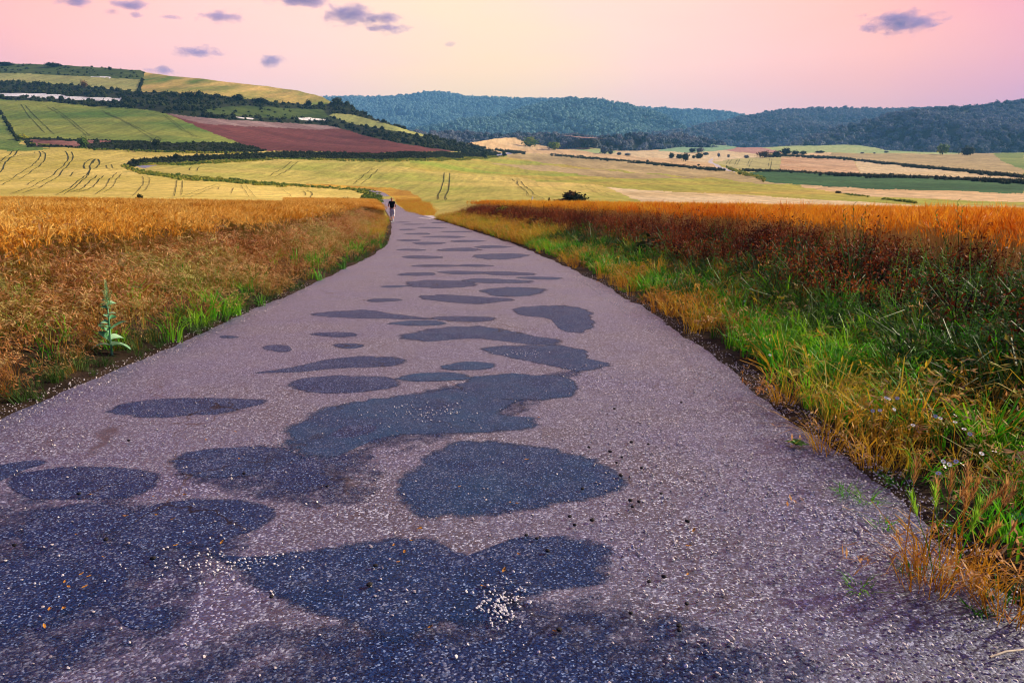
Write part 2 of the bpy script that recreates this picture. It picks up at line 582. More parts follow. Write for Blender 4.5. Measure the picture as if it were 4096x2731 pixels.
M["plough"] = field_mat("ploughed_red_soil", (0.11, 0.030, 0.028), (0.20, 0.062, 0.055), scale=0.02, streak=(0.3, 1.5, 1), fine=1.2, rows=0.9, row_dir=R(85))
M["plough_grey"] = field_mat("dry_grey_soil", (0.22, 0.13, 0.12), (0.36, 0.25, 0.23), scale=0.03, streak=(0.3, 1.5, 1), fine=1.2, rows=0.9, row_dir=R(85))
M["scrub"] = field_mat("scrub_ground", (0.008, 0.014, 0.006), (0.028, 0.042, 0.010), (0.022, 0.013, 0.012), scale=0.07, fine=0.9)
M["scrub_green"] = field_mat("rough_grass_bank", (0.03, 0.06, 0.012), (0.08, 0.12, 0.022), scale=0.05, fine=0.9)
M["chalk"] = field_mat("chalk", (0.62, 0.60, 0.56), (0.85, 0.82, 0.78), scale=0.08, fine=0.8)
M["red_earth"] = field_mat("red_earth", (0.10, 0.04, 0.03), (0.36, 0.16, 0.12), (0.5, 0.42, 0.4), scale=0.09, fine=0.9)
M["verge_yellow"] = field_mat("verge_grass", (0.16, 0.20, 0.02), (0.50, 0.32, 0.03), scale=0.12, fine=2.0)
M["band"] = field_mat("yellow_green_crop", (0.34, 0.42, 0.05), (0.58, 0.42, 0.08), scale=0.009, streak=(0.25, 1.6, 1), fine=0.5, rows=0.3, row_dir=R(90))
M["cream"] = field_mat("cut_stubble", (0.70, 0.52, 0.24), (0.82, 0.65, 0.36), scale=0.012, streak=(0.4, 1.5, 1), fine=0.5, rows=0.4, row_dir=R(80))
M["peach"] = field_mat("peach_stubble", (0.68, 0.45, 0.20), (0.78, 0.56, 0.28), scale=0.01, streak=(0.4, 1.5, 1), fine=0.4, rows=0.2, row_dir=R(85))
M["pinkish"] = field_mat("pink_stubble", (0.58, 0.34, 0.16), (0.74, 0.50, 0.27), scale=0.012, fine=0.4, rows=0.14, row_dir=R(5))
M["pink_soil"] = field_mat("pink_soil", (0.42, 0.22, 0.16), (0.50, 0.28, 0.21), scale=0.01, fine=0.3)
M["tan"] = field_mat("tan_barley", (0.42, 0.32, 0.13), (0.62, 0.46, 0.20), scale=0.006, streak=(0.5, 1.4, 1), fine=0.3, rows=0.1, row_dir=R(80))
M["lime"] = field_mat("lime_tramline_crop", (0.46, 0.42, 0.14), (0.56, 0.50, 0.20), scale=0.01, fine=0.4, rows=0.16, row_dir=R(8))
M["deep_green"] = field_mat("deep_green_crop", (0.02, 0.10, 0.028), (0.06, 0.16, 0.045), (0.28, 0.20, 0.11), scale=0.008, streak=(0.4, 1.6, 1), fine=0.5, rows=0.3, row_dir=R(85))
M["far_green"] = field_mat("far_green_crop", (0.28, 0.40, 0.14), (0.46, 0.50, 0.20), scale=0.006, streak=(0.5, 1.4, 1), fine=0.2)
M["teal_green"] = field_mat("blue_green_crop", (0.22, 0.38, 0.20), (0.30, 0.44, 0.22), scale=0.006, fine=0.2)
M["orange_verge"] = field_mat("ripe_verge_grass", (0.42, 0.20, 0.02), (0.66, 0.40, 0.04), scale=0.2, fine=2.0)
M["track_dark"] = field_mat("trodden_crop", (0.035, 0.05, 0.012), (0.075, 0.085, 0.02), scale=0.3, fine=1.5)
M["gravel_track"] = field_mat("pale_gravel", (0.50, 0.45, 0.44), (0.66, 0.60, 0.58), scale=0.5, fine=3.0)
M["lane"] = field_mat("far_lane", (0.20, 0.20, 0.30), (0.30, 0.29, 0.40), scale=0.3, fine=3.0)

E = 4096
# painter's order: later polygons cut into earlier ones (photo pixels)
FIELDS = [
    ("barley_field", "gold", [(-50, 575), (119, 575), (357, 590), (714, 603), (1071, 605), (1240, 640), (1474, 762), (1520, 900), (-50, 900)]),
    ("valley_barley_field", "mid_gold", [(480, 690), (631, 652), (1012, 643), (1200, 638), (1583, 642), (1838, 638), (2028, 629), (2061, 711), (2202, 728), (2416, 744), (2580, 812), (2700, 920), (1530, 920), (1474, 762), (1190, 730), (833, 712), (536, 690)]),
    ("yellow_green_field", "band", [(1640, 643), (1838, 638), (2028, 629), (2202, 655), (2416, 676), (2600, 696), (2898, 718), (3076, 736), (3153, 739), (3300, 763), (3371, 774), (3478, 786), (3655, 792), (3892, 801), (E, 806), (E, 826), (3679, 821), (3400, 805), (2957, 781), (2600, 759), (2423, 747), (2416, 744), (2202, 728), (2061, 711), (1800, 690), (1640, 675)]),
    ("brown_crop_band", "tan", [(1960, 655), (2202, 662), (2416, 682), (2600, 699), (2830, 716), (2600, 716), (2350, 702), (2100, 676)]),
    ("stubble_field", "cream", [(2423, 747), (2600, 759), (2957, 781), (3400, 805), (3679, 821), (3750, 830), (3750, 930), (2600, 930), (2570, 810)]),
    ("valley_floor", "lime", [(3679, 820), (E, 824), (E, 960), (3700, 960)]),
    ("pale_barley_field", "tan", [(2028, 614), (2202, 617), (2470, 641), (2700, 662), (2767, 671), (2898, 681), (2939, 692), (2987, 707), (3040, 716), (3153, 739), (3076, 736), (2898, 718), (2600, 696), (2202, 655), (2028, 629)]),
    ("gold_slope_field", "peach", [(1850, 575), (1974, 550), (2061, 540), (2100, 562), (2235, 597), (2403, 614), (2570, 629), (2700, 637), (2838, 653), (2880, 670), (2898, 681), (2767, 671), (2600, 650), (2470, 641), (2202, 617), (2031, 612), (1934, 610), (1838, 590)]),
    ("cream_field", "cream", [(2235, 597), (2356, 580), (2476, 600), (2660, 594), (2749, 605), (2898, 602), (3040, 615), (3124, 632), (2981, 633), (2856, 647), (2838, 653), (2700, 637), (2570, 629), (2403, 614)]),
    ("green_hillock", "teal_green", [(2630, 604), (2660, 590), (2749, 570), (2838, 565), (2909, 575), (2975, 590), (2898, 602), (2743, 611)]),
    ("green_knoll", "far_green", [(2300, 600), (2380, 594), (2470, 606), (2440, 616), (2380, 612)]),
    ("pink_soil_field", "pink_soil", [(2892, 602), (2960, 588), (3040, 585), (3106, 600), (3130, 612), (3040, 617)]),
    ("far_green_field", "far_green", [(3040, 589), (3040, 570), (3560, 570), (3839, 600), (3839, 617), (3537, 614), (3300, 610), (3231, 614), (3124, 608), (3106, 602)]),
    ("tan_hill_field", "tan", [(3124, 632), (3124, 608), (3231, 614), (3300, 611), (3537, 615), (3839, 617), (3928, 605), (3975, 618), (4010, 647), (E, 679), (E, 712), (3951, 694), (3774, 676), (3537, 652), (3335, 629), (3250, 625)]),
    ("orange_strip_field", "peach", [(3135, 626), (3200, 616), (3290, 611), (3330, 612), (3310, 625), (3240, 628)]),
    ("bright_green_field", "slope_green", [(3975, 618), (3985, 600), (E, 600), (E, 679), (4010, 647)]),
    ("tramline_field", "lime", [(2856, 647), (2981, 633), (3124, 630), (3118, 685), (2969, 680), (2868, 656)]),
    ("pink_stubble_field", "pinkish", [(3124, 630), (3240, 628), (3335, 632), (3415, 645), (3448, 702), (3300, 695), (3118, 686)]),
    ("long_cream_field", "cream", [(3415, 640), (3537, 655), (3774, 679), (3951, 697), (E, 712), (E, 727), (3774, 715), (3448, 702)]),
    ("deep_green_field", "deep_green", [(2987, 689), (3112, 688), (3300, 700), (3655, 712), (3774, 718), (E, 732), (E, 772), (4010, 772), (3774, 766), (3537, 759), (3300, 748), (3135, 736), (3060, 720)]),
    ("rose_stubble_field", "peach", [(3153, 738), (3300, 748), (3537, 759), (3774, 766), (4010, 772), (E, 772), (E, 806), (3892, 801), (3655, 792), (3478, 786), (3371, 774), (3300, 763)]),
    ("green_barley_field", "green_crop", [(-50, 390), (0, 396), (179, 408), (357, 423), (595, 441), (667, 456), (774, 504), (952, 572), (640, 569), (327, 557), (119, 554), (77, 575), (0, 444), (-50, 440)]),
    ("green_slope_field", "slope_green", [(-50, 430), (0, 444), (77, 575), (200, 596), (100, 606), (0, 600), (-50, 600)]),
    ("hilltop_scrub", "scrub_green", [(-50, 200), (600, 200), (589, 292), (571, 318), (357, 308), (180, 299), (0, 292), (-50, 292)]),
    ("hilltop_barley_field", "pale_green", [(-50, 292), (0, 292), (180, 299), (357, 308), (571, 318), (554, 369), (321, 343), (150, 332), (0, 328), (-50, 328)]),
    ("hilltop_stubble_field", "hill_gold", [(589, 250), (900, 300), (1336, 380), (1345, 416), (1250, 420), (1131, 411), (1012, 398), (893, 386), (740, 376), (640, 370), (554, 369), (571, 318)]),
    ("scrub_terrace", "scrub", [(-50, 328), (0, 328), (150, 332), (321, 343), (554, 369), (640, 370), (740, 376), (893, 386), (1012, 398), (1131, 411), (1250, 420), (1345, 414), (1391, 405), (1430, 430), (1691, 525), (1927, 590), (1990, 612), (1927, 613), (1819, 607), (1755, 597), (1595, 574), (1468, 545), (1366, 514), (1315, 504), (1119, 490), (952, 481), (833, 472), (667, 456), (595, 441), (357, 423), (179, 408), (0, 396), (-50, 394)]),
    ("scrub_clearing", "scrub_green", [(800, 440), (930, 425), (1100, 430), (1290, 440), (1320, 470), (1200, 476), (1000, 466), (860, 458)]),
    ("chalk_cutting", "chalk", [(-50, 372), (0, 373), (90, 373), (179, 376), (298, 386), (400, 391), (488, 393), (476, 405), (380, 402), (298, 399), (149, 391), (0, 386), (-50, 385)]),
    ("chalk_scar", "chalk", [(357, 307), (440, 310), (460, 313), (400, 313)]),
    ("chalk_scar", "chalk", [(930, 466), (1010, 471), (1020, 478), (960, 474)]),
    ("chalk_scar", "chalk", [(1170, 474), (1240, 470), (1310, 476), (1290, 483), (1200, 480)]),
    ("terrace_barley_field", "pale_green", [(1315, 463), (1340, 457), (1400, 459), (1500, 483), (1600, 512), (1700, 538), (1691, 543), (1583, 526), (1423, 498)]),
    ("ploughed_field", "plough", [(667, 456), (833, 472), (952, 481), (1119, 490), (1315, 504), (1366, 514), (1468, 545), (1595, 574), (1755, 597), (1819, 607), (1659, 606), (1519, 612), (1200, 606), (1071, 605), (952, 572), (774, 504)]),
    ("ploughed_field_crest", "plough_grey", [(667, 456), (833, 472), (952, 481), (1119, 490), (1315, 504), (1366, 514), (1250, 520), (1119, 512), (952, 504), (800, 494), (740, 480)]),
    ("lower_bank", "scrub", [(89, 557), (119, 554), (327, 557), (631, 569), (952, 572), (1071, 605), (1012, 611), (714, 608), (357, 596), (110, 588)]),
    ("bare_earth_face", "red_earth", [(120, 562), (230, 562), (300, 566), (330, 575), (300, 586), (150, 582)]),
    ("bare_earth_face", "red_earth", [(345, 560), (372, 562), (376, 574), (350, 574)]),
    ("bare_earth_face", "red_earth", [(395, 562), (445, 564), (440, 572), (400, 571)]),
    ("upper_road_bank", "scrub", [(495, 668), (506, 655), (536, 643), (702, 629), (893, 620), (1071, 609), (1200, 607), (1519, 614), (1659, 606), (1838, 611), (1933, 612), (2000, 612), (2030, 622), (1997, 629), (1838, 641), (1583, 644), (1200, 638), (1012, 643), (631, 656), (540, 668), (500, 676)]),
    ("bank_grass", "verge_yellow", [(536, 660), (631, 652), (1012, 637), (1200, 634), (1583, 637), (1838, 632), (2020, 622), (1997, 631), (1838, 643), (1583, 647), (1200, 641), (1012, 646), (700, 660), (631, 664)]),
    ("lane_verge", "verge_yellow", [(488, 664), (500, 656), (536, 676), (655, 692), (833, 710), (1012, 725), (1190, 740), (1400, 755), (1474, 760), (1512, 766), (1530, 800), (1520, 818), (1440, 800), (1460, 772), (1400, 760), (1131, 746), (1012, 738), (893, 729), (714, 717), (565, 696), (500, 678)]),
    ("orange_verge_strip", "orange_verge", [(1131, 735), (1300, 739), (1474, 750), (1570, 757), (1640, 766), (1678, 790), (1690, 812), (1720, 818), (1740, 860), (1700, 868), (1625, 850), (1590, 815), (1575, 795), (1530, 772), (1474, 758), (1300, 746)]),
    ("distant_lane", "lane", [(536, 664), (631, 660), (601, 667), (595, 675), (571, 673)]),
    ("distant_lane", "lane", [(1985, 618), (2040, 612), (2050, 616), (1990, 624)]),
    ("farm_track", "gravel_track", [(2832, 650), (2842, 636), (2854, 634), (2846, 648), (2905, 674), (2948, 688), (2938, 691), (2890, 676)]),
]
fid = np.full(fcx.shape, -1)
for i, (n, m, poly) in enumerate(FIELDS):
    fid[in_poly(fqx, fqy, poly)] = i
fid[fid < 0] = 1
idx = np.arange(NRR * NX).reshape(NRR, NX)
quads = np.stack([idx[:-1, :-1], idx[:-1, 1:], idx[1:, 1:], idx[1:, :-1]], -1)
GV = G.reshape(-1, 3)
FACES = {}
field_objs = {}
for i, (n, m, poly) in enumerate(FIELDS):
    q = quads[fid == i]
    if not len(q):
        continue
    used, inv = np.unique(q, return_inverse=True)
    FACES.setdefault(n, []).append(q)
    o = link(n, np_mesh(n, GV[used], inv.reshape(-1, 4), True), M[m])
    tag(o, kind="structure")
    field_objs.setdefault(n, o)


def face_points(names, per_m2, nmax=200000, px_lim=None):
    """random points on fields, even over the ground"""
    q = np.concatenate([a for n in names for a in FACES[n]])
    a, b, c, d = (GV[q[:, k]] for k in range(4))
    area = 0.5 * np.linalg.norm(np.cross(c - a, d - b), axis=1)
    cen = (a + b + c + d) / 4
    px, _ = pixel_of(cen[:, 0], cen[:, 1], cen[:, 2])
    area = np.where((px > -300) & (px < 4400), area, 0)
    n = int(min(nmax, area.sum() * per_m2))
    k = RNG.choice(len(q), n, p=area / area.sum())
    u, v = RNG.random((2, n, 1))
    return (a[k] * (1 - u) + b[k] * u) * (1 - v) + (d[k] * (1 - u) + c[k] * u) * v


# ------------------------------------------------------------------ near ground
ys = np.concatenate([np.linspace(-18, 1.5, 14)[:-1], np.geomspace(1.5, Y_NEAR + 1.0, 170)])
us = np.linspace(-1, 1, 221)
offs = np.sinh(us * 4.2) / np.sinh(4.2) * 64
mid = 0.5 * (xl(ys) + xr(ys))
gxn = mid[:, None] + offs[None]
gyn = np.broadcast_to(ys[:, None], gxn.shape)
gzn = z_near(gxn, gyn)
idn = np.arange(gxn.size).reshape(gxn.shape)
qn = np.stack([idn[:-1, :-1], idn[:-1, 1:], idn[1:, 1:], idn[1:, :-1]], -1).reshape(-1, 4)
soil = field_mat("verge_soil", (0.020, 0.014, 0.008), (0.065, 0.042, 0.026), (0.028, 0.036, 0.010), scale=1.2, fine=9.0)
tag(link("ground", np_mesh("ground", np.stack([gxn, gyn, gzn], -1).reshape(-1, 3), qn, True), soil), kind="structure")

# ------------------------------------------------------------------ the road
asphalt = road_mat("worn_asphalt")
fresh_or_vignette = road_mat("patch_or_vignette_asphalt", True)


def build_road():
    yr = np.geomspace(0.9, 58, 420)
    yr = np.concatenate([np.linspace(-16, 0.9, 12)[:-1], yr])
    nc = 22
    jl = 0.05 * wob(yr, yr * 0.3, 5.1, 2) + 0.03 * wob(yr, yr, 17, 5)
    jr = 0.07 * wob(yr, yr * 0.3, 3.7, 7) + 0.04 * wob(yr, yr, 15, 1)
    a, b = xl(yr) - 0.05 + jl, xr(yr) + 0.05 + jr
    u = np.linspace(0, 1, nc)
    X = a[:, None] * (1 - u) + b[:, None] * u
    Yv = np.broadcast_to(yr[:, None], X.shape)
    Z = 0.006 + 0.006 * wob(X, Yv, 1.1, 3) + 0.012 * np.sin(u * math.pi)[None] - 0.02 * (np.abs(u - 0.5) > 0.49)[None]
    V = np.stack([X, Yv, Z], -1)
    # far end: on over the rise and into the bend
    far_l = [(896, 502), (889, 490), (882, 478), (877, 466), (873, 456), (867, 448), (858, 442), (846, 438)]
    far_r = [(990, 502), (945, 487), (922, 478), (906, 468), (901, 459), (895, 451), (884, 444), (868, 439)]
    rows = []
    for (x0, y0), (x1, y1) in zip(far_l, far_r):
        for f in (0,):
            p = land(np.linspace(x0, x1, nc) * S, np.linspace(y0, y1, nc) * S)
            p[:, 2] += 0.06
            rows.append(p)
    V = np.concatenate([V, np.stack(rows)])
    n = V.shape[0]
    ii = np.arange(n * nc).reshape(n, nc)
    q = np.stack([ii[:-1, :-1], ii[:-1, 1:], ii[1:, 1:], ii[1:, :-1]], -1).reshape(-1, 4)
    return tag(link("road", np_mesh("road", V.reshape(-1, 3), q, True), asphalt), kind="structure")


road = build_road()


def road_z(x, y):
    a, b = float(xl(y)), float(xr(y))
    u = min(1, max(0, (x - a) / (b - a)))
    return 0.006 + 0.006 * float(wob(np.array(x), np.array(y), 1.1, 3)) + 0.012 * math.sin(u * math.pi)


NP = [0]
STRENGTH = [1.0]


def patch(outline, tone=0.0, soft=False):
    """thin overlay of binder, in the foreground also painted vignette darkening, with a feathered, ragged rim; outline in photo pixels (2352 wide)"""
    pts = np.array([on_flat(x * S, y * S)[:2] for x, y in outline])
    # smooth closed outline, resampled
    n = len(pts)
    tt = np.linspace(0, n, 110, endpoint=False)
    i = tt.astype(int); f = (tt - i)[:, None]
    p0, p1, p2, p3 = pts[(i - 1) % n], pts[i % n], pts[(i + 1) % n], pts[(i + 2) % n]
    rim = 0.5 * (2 * p1 + (p2 - p0) * f + (2 * p0 - 5 * p1 + 4 * p2 - p3) * f ** 2 + (3 * p1 - p0 - 3 * p2 + p3) * f ** 3)
    c = rim.mean(0)
    d = rim - c
    size = np.linalg.norm(d, axis=1)
    jit = 1 + 0.08 * wob(rim[:, 0], rim[:, 1], 4.0, NP[0]) + 0.05 * wob(rim[:, 0], rim[:, 1], 11.0, NP[0]) + 0.03 * wob(rim[:, 0], rim[:, 1], 31.0, NP[0] * 2)
    d = d * jit[:, None]
    NP[0] += 1
    lift = 0.0016 + 0.00007 * NP[0]
    V, F, fade = [(*c, 0)], [], [1.0]
    rings = [0.35, 0.7, 0.88, 1.0, 1.16]
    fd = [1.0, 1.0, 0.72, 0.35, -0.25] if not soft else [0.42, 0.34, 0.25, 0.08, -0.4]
    for s, w in zip(rings, fd):
        for q in d * s + c:
            V.append((q[0], q[1], 0)); fade.append(w)
    k = len(d)
    F3 = [(0, 1 + j, 1 + (j + 1) % k) for j in range(k)]
    F4 = [(1 + r * k + j, 1 + (r + 1) * k + j, 1 + (r + 1) * k + (j + 1) % k, 1 + r * k + (j + 1) % k) for r in range(len(rings) - 1) for j in range(k)]
    V = [(x, y, road_z(x, y) + lift * (0.45 + 0.55 * min(1.0, max(0.0, w)))) for (x, y, _), w in zip(V, fade)]
    me = np_mesh("asphalt_patch_or_vignette", V, [np.array(F3), np.array(F4)], True)
    for nm, vals in (("fade", [f_ * STRENGTH[0] for f_ in fade]), ("tone", [tone] * len(V))):
        a = me.attributes.new(nm, "FLOAT", "POINT")
        a.data.foreach_set("value", np.asarray(vals, np.float32))
    o = link("asphalt_patch_or_vignette", me, fresh_or_vignette, road)
    return o


def oval(cx, cy, rx, ry, tone=0.0, skew=0.0):
    STRENGTH[0] = random.uniform(0.6, 1.0)
    out = []
    for k in range(14):
        a = 2 * math.pi * k / 14
        w = 1 + 0.12 * math.sin(2 * a + cx) + 0.07 * math.sin(3 * a + cy)
        out.append((cx + rx * w * math.cos(a) + skew * math.sin(a) * ry, cy - ry * w * math.sin(a)))
    patch(out, tone)
    STRENGTH[0] = 1.0


for st in ([(-300, 1350), (-100, 1180), (150, 1130), (420, 1160), (640, 1230), (500, 1330), (420, 1460), (100, 1600), (-200, 1800)],  # first two outlines: bled binder, enlarged to paint in vignette darkening
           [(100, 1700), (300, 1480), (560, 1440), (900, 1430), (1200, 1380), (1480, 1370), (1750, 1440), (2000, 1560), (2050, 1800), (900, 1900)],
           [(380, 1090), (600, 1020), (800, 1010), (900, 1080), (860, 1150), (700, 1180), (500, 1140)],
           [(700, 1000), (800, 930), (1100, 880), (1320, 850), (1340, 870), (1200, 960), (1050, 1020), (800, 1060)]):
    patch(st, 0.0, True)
patch([(945, 1080), (1000, 1045), (1060, 1027), (1180, 1027), (1290, 1037), (1370, 1060), (1420, 1100), (1395, 1140), (1300, 1165), (1190, 1188), (1060, 1194), (960, 1180), (935, 1130)], 0.35)
patch([(535, 1285), (560, 1290), (650, 1282), (760, 1262), (880, 1240), (990, 1247), (1060, 1280), (1105, 1282), (1160, 1250), (1260, 1242), (1350, 1250), (1395, 1285), (1370, 1340), (1260, 1370), (1200, 1395), (1130, 1440), (1000, 1440), (930, 1470), (830, 1450), (740, 1415), (630, 1370), (560, 1320)], 0.12)
patch([(250, 1215), (320, 1175), (440, 1155), (560, 1157), (630, 1180), (600, 1215), (520, 1245), (430, 1268), (320, 1268), (262, 1250)], 0.05)
patch([(20, 1115), (70, 1090), (180, 1078), (300, 1082), (358, 1100), (340, 1130), (260, 1148), (120, 1152), (40, 1140)], 0.0)
patch([(395, 1065), (450, 1040), (560, 1030), (660, 1035), (700, 1055), (660, 1080), (540, 1100), (440, 1092)], 0.1)
patch([(-120, 1110), (-40, 1080), (60, 1062), (110, 1066), (60, 1085), (-20, 1120), (-90, 1140)], 0.1)
patch([(60, 1210), (150, 1170), (260, 1165), (300, 1190), (230, 1240), (120, 1270), (50, 1260)], 0.0)
patch([(258, 945), (300, 927), (400, 918), (500, 920), (600, 925), (560, 945), (480, 958), (360, 962), (280, 957)], 0.1)
patch([(-60, 1330), (60, 1290), (180, 1300), (230, 1350), (150, 1420), (20, 1450), (-80, 1400)], 0.05)
patch([(270, 1420), (330, 1405), (390, 1420), (360, 1450), (300, 1452)], 0.0)
patch([(670, 985), (720, 955), (830, 925), (960, 905), (1100, 905), (1180, 925), (1140, 955), (1220, 965), (1190, 995), (1050, 1000), (900, 1005), (830, 1030), (760, 1055), (690, 1030)], 0.55)
patch([(750, 1005), (790, 985), (860, 978), (880, 990), (830, 1008), (770, 1015)], 0.0)
patch([(655, 885), (720, 870), (820, 867), (900, 872), (918, 888), (850, 902), (740, 907), (680, 898)], 0.1)
patch([(590, 860), (680, 845), (760, 828), (860, 824), (930, 830), (900, 845), (780, 850), (680, 858)], 0.15)
patch([(1050, 890), (1110, 868), (1200, 862), (1290, 868), (1330, 890), (1300, 915), (1200, 922), (1100, 915)], 0.5)
patch([(1110, 808), (1180, 798), (1270, 796), (1340, 805), (1350, 825), (1400, 840), (1330, 855), (1270, 845), (1180, 828)], 0.35)
patch([(930, 775), (990, 758), (1080, 752), (1180, 762), (1230, 775), (1300, 785), (1240, 795), (1100, 782), (980, 788)], 0.3)
patch([(1180, 715), (1230, 705), (1300, 706), (1350, 716), (1360, 740), (1340, 765), (1290, 760), (1260, 735), (1200, 727)], 0.3)
patch([(720, 725), (770, 716), (850, 715), (900, 722), (980, 735), (880, 735), (780, 732)], 0.1)
oval(1065, 735, 75, 7, 0.05)
patch([(960, 683), (1040, 680), (1120, 685), (1180, 690), (1100, 700), (1010, 695)], 0.1)
oval(770, 772, 55, 6, 0.1); oval(638, 803, 34, 8, 0.1); oval(800, 798, 32, 7, 0.4); oval(525, 775, 22, 3, 0.5); oval(1075, 845, 60, 10, 0.7); oval(1000, 870, 80, 12, 0.7)
oval(1010, 655, 95, 8, 0.1); oval(1140, 648, 80, 6, 0.3); oval(880, 692, 40, 4, 0.2); oval(1180, 672, 85, 10, 0.35); oval(1240, 640, 50, 4, 0.4); oval(960, 745, 70, 6, 0.6)
oval(905, 660, 30, 3, 0.3); oval(1165, 630, 60, 5, 0.1); oval(1060, 628, 60, 4, 0.15); oval(960, 632, 50, 4, 0.1); oval(1150, 590, 60, 7, 0.25); oval(1000, 612, 50, 3, 0.1); oval(1090, 612, 40, 3, 0.1); oval(970, 592, 42, 4, 0.05)
oval(1055, 575, 55, 4, 0.2); oval(945, 575, 30, 2.5, 0.1); oval(1130, 568, 45, 3, 0.1); oval(985, 560, 42, 3, 0.1); oval(1075, 555, 40, 2.5, 0.2); oval(940, 553, 30, 2, 0.1); oval(1020, 545, 45, 2.5, 0.1)
oval(960, 538, 35, 2, 0.1); oval(1050, 533, 35, 1.8, 0.1); oval(935, 528, 22, 1.5, 0.1); oval(990, 524, 35, 1.6, 0.1); oval(950, 516, 26, 1.4, 0.1); oval(1010, 512, 22, 1.3, 0.1); oval(925, 511, 16, 1.2, 0.1)

# pale gravel mouth of the side track
P = [(1655, 869), (1700, 862), (1752, 864), (1750, 872), (1720, 880), (1690, 876)]
vv = np.array([on_flat(x, y) for x, y in P]); vv[:, 2] = 0.035
tag(link("side_track", np_mesh("side_track", np.vstack([vv, vv.mean(0)[None]]), np.array([(k, (k + 1) % 6, 6) for k in range(6)])), M["gravel_track"]), kind="structure")


# ------------------------------------------------------------------ wheel tracks pressed into the crops
def track(name, pts, wpx, field, m="track_dark"):
    pts = np.array(pts, float)
    n = len(pts)
    tt = np.linspace(0, n - 1, (n - 1) * 10 + 1)
    i = np.minimum(tt.astype(int), n - 2); f = (tt - i)[:, None]
    g = lambda k: pts[np.clip(k, 0, n - 1)]
    p0, p1, p2, p3 = g(i - 1), g(i), g(i + 1), g(i + 2)
    c = 0.5 * (2 * p1 + (p2 - p0) * f + (2 * p0 - 5 * p1 + 4 * p2 - p3) * f ** 2 + (3 * p1 - p0 - 3 * p2 + p3) * f ** 3)
    c = c + 0.7 * np.stack([wob(c[:, 0], c[:, 1], 0.15, 1), 0 * c[:, 0]], -1)
    w = land(c[:, 0], c[:, 1])
    tan = np.gradient(w, axis=0); tan /= np.linalg.norm(tan, axis=1)[:, None]
    side = np.cross(tan, [0, 0, 1.0]); side /= np.linalg.norm(side, axis=1)[:, None]
    # true width in metres from how wide the rut looks
    half = wpx * w[:, 1] / FPX / 2
    half = half * (0.75 + 0.5 * np.abs(wob(c[:, 0], c[:, 1], 0.12, 4)))
    amp = np.clip((w[:, 1] - 70) / 200, 0, 1)
    w[:, 2] += amp * (0.5 * wob(w[:, 0], w[:, 1], 0.05, 2.0) + 0.25 * wob(w[:, 0], w[:, 1], 0.16, 5.0))
    A, B = w - side * half[:, None], w + side * half[:, None]
    A[:, 2] += 0.12; B[:, 2] += 0.12
    V = np.empty((2 * len(w), 3)); V[0::2] = A; V[1::2] = B
    k = np.arange(len(w) - 1) * 2
    q = np.stack([k, k + 1, k + 3, k + 2], -1)
    link(name, np_mesh(name, V, q, True), M[m], field_objs.get(field))


T4 = lambda L: [(x / 1.68, 550 + y / 1.68) for x, y in L]        # from a survey of the left field
GF = "barley_field"
for L_, w in [
    ([(92, 85), (70, 115), (30, 145), (0, 158)], 3.5), ([(128, 80), (100, 120), (40, 165), (25, 200), (0, 240)], 4),
    ([(265, 95), (272, 130), (210, 195), (120, 250), (0, 305)], 3), ([(285, 95), (308, 125), (280, 180), (180, 250), (20, 320)], 3),
    ([(440, 95), (460, 140), (430, 190), (350, 255), (230, 325), (70, 380)], 3), ([(480, 100), (492, 140), (450, 200), (380, 270), (280, 330), (150, 375)], 3),
    ([(628, 145), (595, 160), (566, 185), (575, 215), (610, 225), (560, 270), (470, 340), (380, 388)], 3.5),
    ([(640, 150), (608, 185), (612, 215), (650, 205), (670, 170), (650, 150), (625, 175)], 4),
    ([(615, 218), (580, 270), (500, 340), (430, 385)], 3.5), ([(655, 258), (600, 305), (540, 350), (470, 370)], 3.5), ([(695, 262), (640, 320), (580, 355), (510, 372)], 3),
    ([(785, 238), (740, 290), (700, 345), (640, 388)], 2.5), ([(820, 242), (780, 300), (750, 340), (700, 375)], 2), ([(235, 100), (225, 112), (140, 120), (0, 175)], 2.5),
    ([(0, 70), (60, 80), (120, 85), (280, 95)], 3), ([(480, 92), (700, 90), (900, 95)], 2), ([(955, 265), (968, 300), (940, 350), (890, 400)], 2), ([(985, 268), (1010, 290), (985, 350), (960, 370)], 2),
    ([(1190, 290), (1185, 340), (1172, 400)], 2.5), ([(1228, 295), (1226, 340), (1222, 390)], 2.2), ([(720, 140), (850, 128), (960, 132)], 2), ([(715, 185), (720, 210), (745, 222)], 2.5), ([(750, 180), (760, 210), (790, 220)], 2.5), ([(495, 240), (470, 258)], 3), ([(240, 290), (185, 320)], 2.5),
]:
    track("wheel_track", T4(L_), w, GF)
T5 = lambda L: [(700 + x / 1.4933, 560 + y / 1.4933) for x, y in L]
for L_, w in [([(245, 265), (190, 290), (100, 320), (45, 345)], 2.2), ([(272, 275), (190, 305), (130, 330), (90, 347)], 2.2), ([(765, 303), (782, 320), (775, 342)], 3), ([(790, 298), (822, 320), (805, 356)], 3),
              ([(350, 290), (338, 322)], 2), ([(265, 283), (260, 300)], 2), ([(395, 268), (415, 300), (440, 340)], 1.6), ([(425, 270), (450, 310), (480, 345)], 1.4), ([(640, 290), (680, 330), (700, 350)], 1.5)]:
    track("wheel_track", T5(L_), w, GF)
VF = "valley_barley_field"
